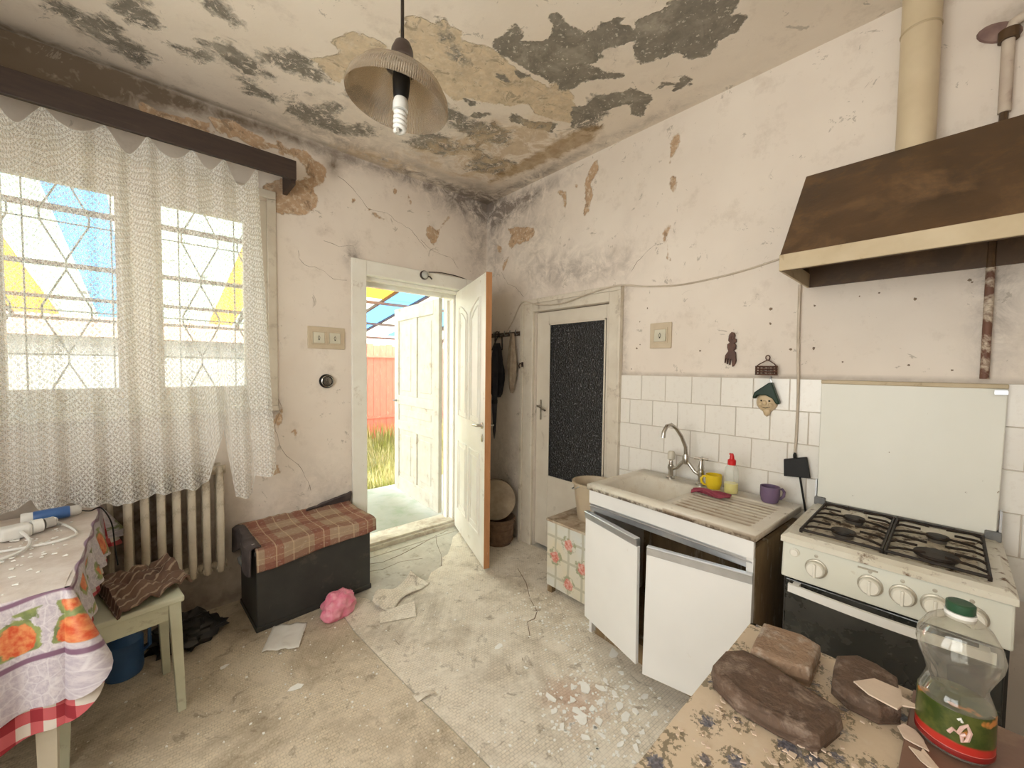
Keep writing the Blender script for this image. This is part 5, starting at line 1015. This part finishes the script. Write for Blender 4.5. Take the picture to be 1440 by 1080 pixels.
def face(a, b):
    th = PI*a; ph = -PI/2+PI*b; y = math.cos(th)*math.sin(PI*b)*.047; z = -.005+.05*math.cos(PI*b)*1.05-.012; x = -.034*math.sin(th)*math.sin(PI*b)
    if b > .6: y *= 1-.35*(b-.6)/.4
    return (x, y-.0, z)
fcg = G().grid(face, 20, 18)
fcg.lathe([(0, -.014), (.008, -.01), (.011, 0), (.008, .01), (0, .014)], 12, (-.037, .003, -.018))
for s in (-1, 1): fcg.lathe([(0, -.01), (.010, -.006), (.012, 0), (.010, .006), (0, .01)], 12, (-.027, s*.022, -.026))
fcg.obj('face', skin, gn, smooth=60)
for s in (-1, 1): G().lathe([(0, 0), (.0045, .002), (0, .005)], 10, (-.0315, s*.017, -.008), (-1, s*.3, 0)).obj('eye', black_plastic, gn)
G().tube([(-.026, -.02, -.038), (-.031, 0, -.044), (-.026, .018, -.038)], .002, 5).obj('mouth', bake, gn)
G().lathe([(0, -.03), (.012, -.02), (.018, 0), (.012, .012), (0, .018)], 14, (-.016, -.004, -.058), sx=.8).obj('beard', skin, gn, smooth=60)
hp = [(.058, .004), (.05, .032), (.022, .055), (-.012, .082), (-.026, .084), (-.03, .07), (-.044, .03), (-.058, -.008), (-.058, -.022), (-.046, -.022), (-.03, .004), (0, .02), (.035, .018), (.05, -.002)]
G().prism(hp, -.036, 0, 'x').obj('hat', hatm, gn, bevel=.007, seg=3, smooth=60)
G().tube([(-.006, -.018, .078), (-.006, -.012, .10), (0, -.012, .112)], .003, 6).obj('hanger', steel, gn)
sw = thing('dustpan_scraper', 'black flat plastic scraper with thin handle leaning by the stove', 'scraper', (-.035, -2.43, .80))
m4 = Matrix.Rotation(math.radians(-6), 4, 'X')
G().hexa([(-.012, -.055, .155), (-.004, -.055, .155), (-.004, .05, .145), (-.012, .05, .145)], [(-.006, -.035, .25), (.012, -.035, .25), (.012, .055, .225), (-.006, .055, .225)]).obj('blade', black_plastic, sw, bevel=.003)
G().tube([(-.006, -.045, -.03), (-.006, -.012, .16)], .0045, 8).obj('handle', black_plastic, sw); G().lathe([(.006, .235), (.008, .25), (.005, .262)], 8, (.004, .012, 0)).obj('knob', black_plastic, sw)

# ---------------------------------------------------------------- low cabinet in flowered paper, bucket
t = NT('rose_wallpaper'); v = t.co(); qx, qy, qz = t.xyz(v)
base_ = t.mix(t.step(t.noise(4, 4, .5, v), .35, .65), (.66, .60, .46), (.62, .64, .62))
sd_ = t.m('ADD', qy, qx)
def strip(c, per, off, w): return t.step(t.m('ABSOLUTE', t.m('SUBTRACT', t.m('FRACT', t.m('ADD', t.m('DIVIDE', c, per), off)), .5)), w, w+.02, 1, 0)
rib_ = t.m('MAXIMUM', strip(t.m('ADD', sd_, t.m('MULTIPLY', t.noise(8, 2, .5, v), .02)), .105, .5, .07), strip(qz, .13, .6, .05))
wc = t.mix(t.m('MULTIPLY', rib_, .75), base_, (.42, .40, .30))
dv = t.vec(sd_, qz); ros = [(-.115, .36), (-.005, .25), (-.115, .11), (-.22, .25)]
rm = None; lm_ = None
for cx, cz_ in ros:
    d_ = t.n('ShaderNodeVectorMath', {0: dv, 1: (cx, cz_, 0)}, operation='DISTANCE').outputs['Value']; rm = d_ if rm is None else t.m('MINIMUM', rm, d_)
jt = t.m('ADD', rm, t.m('MULTIPLY', t.m('SUBTRACT', t.noise(45, 4, .6, v), .5), .05))
wc = t.mix(t.m('MULTIPLY', t.step(jt, .052, .058, 1, 0), t.step(t.noise(28, 3, .6, v), .45, .55)), wc, (.33, .34, .22))
wc = t.mix(t.step(jt, .030, .036, 1, 0), wc, t.mix(t.step(t.noise(60, 3, .6, v), .4, .62), (.58, .16, .12), (.70, .42, .36)))
wc = t.mix(t.step(t.noise(7, 8, .7, v), .62, .75), wc, (.36, .28, .19)); paper_m = t.done(t.bsdf(wc, .6))
lb = thing('low_cabinet', 'low box cabinet covered in rose patterned paper left of the sink', 'cabinet', (-.255, -1.40, 0))
box((-.155, -.215, .045), (.155, .22, .465)).obj('body', paper_m, lb, bevel=.003)
for sx in (-1, 1):
    for sy in (-1, 1): box((sx*.135-.018, sy*.195-.018, 0), (sx*.135+.018, sy*.195+.018, .045)).obj('foot', brd, lb)
t_m = M('worn_patterned_top', (.55, .47, .36), (.38, .29, .21), .7, 14, dirt=(.25, .18, .12), dlo=.5, dhi=.65, dscale=10)
box((-.162, -.222, .465), (.16, .227, .48)).obj('top', t_m, lb, bevel=.002)
bu = thing('bucket', 'beige plastic bucket standing on the rose patterned cabinet', 'bucket', (-.185, -1.37, .48))
bum = M('dirty_beige_plastic', (.56, .46, .33), (.46, .37, .26), .45, 6)
G().lathe([(0, 0), (.095, 0), (.098, .005), (.126, .225), (.136, .23), (.136, .243), (.122, .243), (.092, .01), (0, .008)], 32).obj('body', bum, bu, smooth=40); G().tube([(.132, 0, .235)]+[(.136*math.cos(i/10*PI), .136*math.sin(i/10*PI), .225-.05*math.sin(i/10*PI)) for i in range(1, 10)]+[(-.132, 0, .235)], .003, 6).obj('bail_handle', steel, bu, smooth=60)
# ---------------------------------------------------------------- gas stove
stv = thing('gas_stove', 'white enamelled gas stove with raised lid at the right', 'stove', (-.03, -2.507, 0))    # local: x 0 back, -.545 front; y 0 to -.538
SD, SW = .545, .538
darkside = M('black_stove_side', (.02, .018, .016), (.035, .03, .026), .45, 6)
box((-SD+.03, -SW+.004, .03), (-.01, -.004, .70)).obj('body', darkside, stv)
for x in (-SD+.07, -.05):
    for y in (-.04, -SW+.04): G().lathe([(.018, 0), (.018, .03)], 12, (x, y, 0)).obj('foot', black_plastic, stv)
cream_en = M('greenish_white_enamel', (.72, .72, .64), (.66, .65, .56), .28, 4, bump=.03, dirt=(.32, .24, .14), dlo=.66, dhi=.85, dscale=8)
G().hexa([(-SD-.004, -SW, .695), (-.01, -SW, .695), (-.01, 0, .695), (-SD-.004, 0, .695)], [(-SD+.008, -SW, .822), (-.01, -SW, .822), (-.01, 0, .822), (-SD+.008, 0, .822)]).obj('control_panel', cream_en, stv, bevel=.006)
burnt = M('burnt_enamel', (.60, .55, .44), (.42, .34, .23), .35, 5, dirt=(.07, .04, .02), dlo=.48, dhi=.6, dscale=20)
hob = G(); z0, z1 = .824, .856
def q4(*p): hob.add(list(p), [(0, 1, 2, 3)])
o4 = [(-SD-.006, -SW-.004), (-.0, -SW-.004), (-.0, .004), (-SD-.006, .004)]; t4 = [(-SD+.012, -SW+.014), (-.012, -SW+.014), (-.012, -.014), (-SD+.012, -.014)]; i4 = [(-SD+.045, -SW+.045), (-.06, -SW+.045), (-.06, -.045), (-SD+.045, -.045)]; w4 = [(-SD+.06, -SW+.06), (-.075, -SW+.06), (-.075, -.06), (-SD+.06, -.06)]
for i in range(4):
    j = (i+1) % 4
    q4((*o4[i], z0), (*o4[j], z0), (*o4[j], z1-.012), (*o4[i], z1-.012)); q4((*o4[i], z1-.012), (*o4[j], z1-.012), (*t4[j], z1), (*t4[i], z1)); q4((*t4[i], z1), (*t4[j], z1), (*i4[j], z1), (*i4[i], z1)); q4((*i4[i], z1), (*i4[j], z1), (*w4[j], z1-.018), (*w4[i], z1-.018))
q4(*[(*p, z1-.018) for p in w4])
hob.obj('hob_top', M('hob_enamel', (.72, .69, .60), (.60, .55, .44), .3, 5, dirt=(.15, .085, .045), dlo=.56, dhi=.68, dscale=20), stv, smooth=25)
box((-SD+.062, -SW+.062, .8385), (-.077, -.062, .8395)).obj('drip_tray', burnt, stv)
burn = [(-.17, -.155, .034), (-.375, -.15, .036), (-.17, -.385, .030), (-.385, -.385, .052)]
for x, y, r in burn:
    b = G().lathe([(r*.8, .839), (r*.85, .850), (r*.75, .852), (r*.6, .85)], 24, (x, y, 0)).obj('burner', M('burner_alloy', (.2, .18, .16), None, .5, 12, metal=.6) if r == .034 else bpy.data.materials['burner_alloy'], stv, smooth=30)
    G().lathe([(r*1.0, .853), (r*1.05, .857), (r*.98, .863), (0, .865)], 28, (x, y, 0)).obj('burner_cap', black_iron, b, smooth=30)
for y0, y1 in ((-.045, -.264), (-.274, -SW+.045)):
    gz = .874; x0, x1 = -SD+.05, -.065; g = G()
    g.tube([(x0, y0, gz-.008), (x1, y0, gz-.008), (x1, y1, gz-.008), (x0, y1, gz-.008)], .0055, 6, True)
    gr_ = g.obj('grate', black_iron, stv)
    yc = (y0+y1)/2
    for xb in (-.17, -.38):
        for s in (0, 1):
            ya = y0 if s == 0 else y1; ye = ya+(yc-ya)*.62
            G().tube([(xb, ya, gz-.008), (xb, ya+(yc-ya)*.15, gz), (xb, ye, gz)], .0048, 6).obj('grate_finger', black_iron, gr_)
        for dx in (-.075, .075):
            G().tube([(xb+dx, y0, gz-.008), (xb+dx, y0+(yc-y0)*.25, gz), (xb+dx*.75, y0+(yc-y0)*.8, gz)], .0045, 6).obj('grate_finger', black_iron, gr_); G().tube([(xb+dx, y1, gz-.008), (xb+dx, y1+(yc-y1)*.25, gz), (xb+dx*.75, y1+(yc-y1)*.8, gz)], .0045, 6).obj('grate_finger', black_iron, gr_)
    for xx in (x0, x1):
        for yy in (y0, y1): G().tube([(xx, yy, gz-.008), (xx, yy, .846)], .005, 6).obj('grate_foot', black_iron, gr_)
knobm = M('white_knob', (.78, .75, .67), (.72, .69, .6), .3, 8, bump=.02, dirt=(.4, .33, .22), dlo=.62, dhi=.8); ringm = M('grey_knob_ring', (.46, .42, .34), None, .35, 9, metal=.4)
nz = Vector((-1, 0, .09))
for k, y in enumerate((-2.61, -2.752, -2.828, -2.897, -2.970)):
    yl = y+2.507; zc = .757
    rg_ = G().lathe([(.032, 0), (.032, .004), (.028, .006), (0, .006)], 28, (-SD+.002, yl, zc), nz).obj('knob_ring', ringm, stv, smooth=30)
    kn = G().lathe([(.027, .005), (.026, .024), (.022, .03), (0, .031)], 28, (-SD+.002, yl, zc), nz).obj('knob', knobm, stv, smooth=30)
    box((-SD-.034, yl-.004, zc-.022), (-SD-.022, yl+.004, zc+.024)).obj('knob_grip', knobm, kn, bevel=.002)
    G().lathe([(.0055, 0), (.0055, .0015), (0, .002)], 14, (-SD+.0065, yl+.002, zc+.042), nz).obj('burner_mark', ringm, stv)
bt = G().lathe([(.015, 0), (.015, .004), (.011, .006), (.011, .012), (0, .013)], 20, (-SD+.003, -.039, .792), nz).obj('ignition_button', knobm, stv, smooth=30)
box((-SD+.003, -.262, .803), (-SD+.0055, -.212, .808)).obj('name_plate', ringm, stv)
ov = box((-SD+.006, -SW+.012, .16), (-SD+.034, -.012, .688)).obj('oven_door', M('black_oven_glass', (.012, .013, .012), (.022, .024, .021), .18, 5, bump=.03, dirt=(.06, .055, .045), dlo=.5, dhi=.75), stv, bevel=.004)
hp_ = [(-SD-.035-.008*math.sin(PI*i/16), -.03-(SW-.06)*i/16, .672-.004*math.sin(PI*i/16)) for i in range(17)]
g = G()
for i in range(16):
    a, b = hp_[i], hp_[i+1]; g.hexa([(a[0], a[1], a[2]-.014), (a[0]+.012, a[1], a[2]-.014), (b[0]+.012, b[1], b[2]-.014), (b[0], b[1], b[2]-.014)][::-1], [(a[0], a[1], a[2]+.014), (a[0]+.012, a[1], a[2]+.014), (b[0]+.012, b[1], b[2]+.014), (b[0], b[1], b[2]+.014)][::-1])
g.obj('oven_handle', wp, stv)
for y in (-.05, -SW+.05): box((-SD-.028, y-.01, .66), (-SD+.008, y+.01, .684)).obj('handle_mount', wp, stv)
box((-SD+.008, -SW+.012, .035), (-SD+.03, -.012, .15)).obj('lower_drawer', darkside, stv, bevel=.003)
lid = G().hexa([(-.035, -SW+.012, .868), (-.016, -SW+.012, .868), (-.016, -.008, .868), (-.035, -.008, .868)], [(.002, -SW+.002, 1.405), (.016, -SW+.002, 1.405), (.016, .0, 1.405), (.002, .0, 1.405)]).obj('lid', M('pale_lid_enamel', (.75, .74, .67), (.71, .70, .62), .4, 3, bump=.02, dirt=(.2, .15, .1), dlo=.71, dhi=.735, dscale=22), stv, bevel=.003)
box((-.006, -SW+.002, 1.395), (.018, .0, 1.412)).obj('lid_rim', band_m, lid, bevel=.003); box((-.02, -SW+.004, 1.375), (.004, -SW+.035, 1.39)).obj('lid_clip', steel, lid)
for y in (-.02, -SW+.02): box((-.05, y-.02, .85), (-.01, y+.02, .885)).obj('lid_hinge', bar_m, stv, bevel=.004)
for y in (-.003, -SW+.004): box((-.036, y-.003, .88), (-.012, y+.003, .96)).obj('hinge_arm', steel, stv)

# ---------------------------------------------------------------- right table, oilcloth and things on it
RX0, RX1, RY0, RY1, RZ = -1.86, -1.117, -3.38, -2.572, .774
rt_ = thing('kitchen_table', 'table under flowered oilcloth in the lower right foreground', 'table', ((RX0+RX1)/2, (RY0+RY1)/2, 0)); hx, hy = (RX1-RX0)/2, (RY1-RY0)/2
box((-hx, -hy, .745), (hx, hy, RZ-.004)).obj('table_top', cream, rt_, bevel=.003)
for sx in (-1, 1):
    for sy in (-1, 1): a, b = sx*(hx-.06), sy*(hy-.06); box((a-.025, b-.025, 0), (a+.025, b+.025, .745)).obj('leg', cream, rt_)
for lo, hi in (((-hx+.085, -hy+.045, .65), (hx-.085, -hy+.065, .745)), ((-hx+.085, hy-.065, .65), (hx-.085, hy-.045, .745)), ((hx-.065, -hy+.085, .65), (hx-.045, hy-.085, .745)), ((-hx+.045, -hy+.085, .65), (-hx+.065, hy-.085, .745))): box(lo, hi).obj('apron', cream, rt_)
t = NT('blue_flower_oilcloth'); v = t.co()
oc = t.mix(t.step(t.noise(6, 5, .6, v), .35, .65), (.58, .465, .33), (.66, .54, .41))
oc = t.mix(t.step(t.noise(3, 7, .65, v), .5, .66), oc, (.42, .31, .205))
def scatter(sc, loc, r1, col1, col2, leaf, rl):
    global oc
    w_ = t.map(v, (1, 1, 0), loc); d_ = t.m('ADD', t.vor(sc, w_, 'F1', 0, .75), t.m('MULTIPLY', t.m('SUBTRACT', t.noise(sc*7, 4, .65, w_), .5), .5))
    lf = t.m('MULTIPLY', t.step(d_, rl, rl+.03, 1, 0), t.step(t.noise(sc*5.5, 3, .6, w_), .49, .53)); oc = t.mix(t.m('MULTIPLY', lf, .85), oc, leaf)
    oc = t.mix(t.m('MULTIPLY', t.step(d_, r1, r1+.04, 1, 0), .9), oc, t.mix(t.step(t.noise(sc*9, 3, .5, w_), .42, .6), col1, col2))
scatter(16, (0, 0, 0), .25, (.05, .052, .08), (.16, .165, .21), (.17, .14, .09), .46); scatter(20, (3.3, 1.7, 0), .17, (.075, .07, .085), (.22, .20, .21), (.27, .2, .13), .3)
oc = t.mix(t.m('MULTIPLY', t.step(t.noise(22, 7, .7, v), .56, .68), .55), oc, (.62, .54, .43))
o = drape_cloth(RX0-.003, RX1+.003, RY0-.003, RY1+.003, RZ+.004, .10, .10, .008, 4.).obj('flowered_oilcloth', t.done(t.bsdf(oc, .42, 0, t.bump(t.noise(9, 5, .6, v), .25, .008))), smooth=50); tag(o, 'dirty cream oilcloth with dark blue flowers on the right table', 'oilcloth')
ZR = RZ+.0072
stone = M('dark_brown_slab', (.125, .075, .048), (.08, .05, .034), .8, 30, bump=1., bscale=90, dirt=(.27, .20, .155), dlo=.5, dhi=.72, dscale=22)
stone2 = M('tan_dusty_slab', (.30, .195, .125), (.23, .15, .10), .85, 30, bump=1., bscale=90, dirt=(.46, .39, .32), dlo=.48, dhi=.68, dscale=20)
def slab(name, label, poly, h, m_, seed):
    cx = sum(p[0] for p in poly)/len(poly); cy = sum(p[1] for p in poly)/len(poly)
    n = len(poly); g = G(); r = random.Random(seed)
    for k, zz, sc in ((0, 0, .97), (1, h*.45, 1.03), (2, h, 1.0), (3, h+.004, .8)): g.v += [((x-cx)*sc+r.uniform(-.003, .003)*(k == 1), (y-cy)*sc, zz+r.uniform(-.0012, .0012)*(k > 0)) for x, y in poly]
    ccw = sum(poly[i][0]*poly[(i+1) % n][1]-poly[(i+1) % n][0]*poly[i][1] for i in range(n)) > 0
    for k in range(3): g.f += [((k*n+i, k*n+(i+1) % n, (k+1)*n+(i+1) % n, (k+1)*n+i) if ccw else (k*n+(i+1) % n, k*n+i, (k+1)*n+i, (k+1)*n+(i+1) % n)) for i in range(n)]
    g.f += [tuple(range(3*n, 4*n)), tuple(range(n))[::-1]]
    o = g.obj(name, m_, bevel=.003); o.location = (cx, cy, ZR); return tag(o, label, 'slab')
slab('wood_slab', 'long dark brown slab lying nearest the left table edge', [(-1.405,-2.582),(-1.339,-2.584),(-1.305,-2.610),(-1.306,-2.645),(-1.316,-2.690),(-1.339,-2.784),(-1.366,-2.792),(-1.441,-2.773),(-1.450,-2.751),(-1.455,-2.710),(-1.454,-2.644),(-1.427,-2.590)], .033, stone, 1)
slab('wood_slab', 'lighter tan dusty slab at the far corner of the right table', [(-1.297,-2.622),(-1.168,-2.612),(-1.147,-2.688),(-1.162,-2.725),(-1.271,-2.726),(-1.292,-2.679)], .038, stone2, 2)
slab('wood_slab', 'short dark slab with a plaster flake on it', [(-1.211,-2.757),(-1.165,-2.755),(-1.129,-2.785),(-1.130,-2.818),(-1.151,-2.852),(-1.250,-2.863),(-1.282,-2.835),(-1.281,-2.791),(-1.258,-2.762)], .033, stone, 3)
pf = M('pinkish_plaster_flake', (.66, .53, .42), (.60, .47, .36), .8, 10)
fl = [(-1.248,-2.794),(-1.206,-2.821),(-1.205,-2.860),(-1.227,-2.863),(-1.247,-2.895),(-1.252,-2.883),(-1.254,-2.865),(-1.273,-2.860),(-1.267,-2.819)]
g = G().prism([(x+1.24, y+2.85) for x, y in fl][::-1], 0, .003); g.v = [(x, y, z+.0-.12*min(0, y+.012)*0+(.006 if y < -.02 else 0)) for x, y, z in g.v]
o = g.obj('plaster_flake', pf); o.location = (-1.24, -2.85, ZR+.0385); tag(o, 'large pinkish plaster flake lying on the short dark slab', 'plaster flake')
rf = random.Random(5)
for x, y, r, lb_ in ((-1.285, -2.885, .024, 'pinkish plaster flake left of the bottle base'), (-1.33, -2.90, .022, 'pinkish plaster flake under the left side of the bottle'), (-1.235, -2.915, .02, 'pinkish plaster flake between slab and bottle'), (-1.36, -2.93, .016, 'small white chip in front of the bottle')):
    o = bpy.data.objects.new('plaster_flake', flake_mesh(r, pf if 'pink' in lb_ else flm, 8, 'plaster_flake')); COL.objects.link(o); o.location = (x, y, ZR+(.0082 if y < -2.86 else .0005)); o.rotation_euler[2] = .6; tag(o, lb_, 'plaster flake')
bdm = M('brown_tray_board', (.22, .125, .085), (.16, .085, .06), .4, 4, dirt=(.36, .26, .19), dlo=.52, dhi=.7)
o = G().prism([(-1.125, -3.30), (-1.125, -2.875), (-1.52, -2.865), (-1.52, -3.30)], 0, .008).obj('serving_board', bdm, bevel=.002); o.location = (0, 0, ZR); tag(o, 'brown board under the plastic bottle on the right table', 'board')
o = heap([(90, -1.45, -2.68, .12, .07, ZR, .008), (60, -1.5, -2.8, .1, .1, ZR, .01), (30, -1.2, -2.74, .06, .06, ZR, .006)], lambda x, y: RX0+.02 < x < RX1-.02 and -2.85 < y < RY1-.015).obj('table_debris', pf); tag(o, 'plaster crumbs scattered over the flowered oilcloth', 'crumbs', kind='stuff')
# plastic bottle
t = NT('clear_ribbed_bottle'); fz = t.step(t.n('ShaderNodeLayerWeight', {0: .35}).outputs[1], 0, 1, .10, .75)
a = t.n('ShaderNodeMixShader', {0: fz}); t.put(a.inputs[1], t.n('ShaderNodeBsdfTransparent', {0: (.90, .89, .84, 1)}).outputs[0]); gg = t.n('ShaderNodeMixShader', {0: .55}); t.put(gg.inputs[1], t.bsdf((.62, .60, .54), .12)); t.put(gg.inputs[2], t.n('ShaderNodeBsdfGlossy', {'Roughness': .06}).outputs[0]); t.put(a.inputs[2], gg.outputs[0]); petm = t.done(a.outputs[0])
pb = thing('plastic_bottle', 'empty clear plastic bottle with green cap and green label', 'bottle', (-1.245, -2.93, ZR+.008))
pb.scale = (.94, .94, .92)
bp = [(0, .004), (.040, 0), (.049, .006), (.051, .03), (.050, .095), (.047, .105), (.041, .122), (.040, .13), (.046, .15), (.054, .175), (.057, .195), (.054, .215), (.042, .238), (.026, .252), (.017, .258), (.0155, .27)]
def swirl(g, amp):
    out = []
    for x, y, z in g.v:
        th = math.atan2(y, x); k = 1+amp*math.sin(3*th+z*38)*max(0, min(1, (z-.105)/.03))*max(0, min(1, (.235-z)/.03)); out.append((x*k, y*k, z))
    g.v = out; return g
swirl(G().lathe(bp, 40), .05).obj('shell', petm, pb, smooth=60)
grn = M('green_cap', (.02, .075, .035), None, .4, 9); G().lathe([(.019, .2635), (.0195, .265), (.0195, .279), (.017, .281), (0, .281)], 24).obj('cap', grn, pb, smooth=30); G().lathe([(.020, .250), (.021, .252), (.021, .2625), (.0, .263)], 24).obj('cap_ring', wp, pb, smooth=30)
t = NT('green_fruit_label'); v = t.co(); lx, ly, lz = t.xyz(v); th = t.m('ARCTAN2', ly, lx)
lc = t.mix(t.step(t.noise(30, 4, .6, v), .4, .6), (.035, .055, .010), (.09, .10, .022)); lc = t.mix(t.step(t.noise(22, 3, .5, v), .60, .64), lc, (.5, .2, .05))
lc = t.mix(t.step(t.m('ADD', lz, t.m('MULTIPLY', t.noise(14, 2, .5, v), .012)), .044, .040), lc, (.45, .03, .02)); lc = t.mix(t.step(lz, .0235, .0225), lc, (.62, .2, .18))
t_lab = t.done(t.bsdf(lc, .3)); G().lathe([(.0516, .016), (.0518, .03), (.0512, .09), (.0508, .094)], 40).obj('label', t_lab, pb, smooth=40)
G().lathe([(.0518, .012), (.0524, .014), (.0524, .02), (.0518, .022)], 40).obj('red_band', M('dark_red_film', (.22, .014, .012), None, .35, 9), pb, smooth=40)
pkm = M('pink_label_mark', (.72, .48, .42), None, .4, 9)
g = G()
for k, (da, dz) in enumerate(((.0, 0), (.10, .004), (.2, .01), (.27, .018), (.26, .03), (.16, .034), (.10, .024), (.17, .016), (.08, -.006))):
    pass
an0 = math.atan2(-2.904+2.945, -2.292+1.235)
def lab(da, z): return (.0522*math.cos(an0+da), .0522*math.sin(an0+da), z)
G().tube([lab(-.10, .052), lab(.0, .062), lab(.12, .058), lab(.2, .07), lab(.32, .078), lab(.40, .066), lab(.34, .05), lab(.22, .045), lab(.2, .056), lab(.3, .06)], .0032, 6).obj('label_mark', pkm, pb); G().tube([lab(.10, .082), lab(.16, .086), lab(.2, .08)], .0022, 6).obj('label_mark', wp, pb)
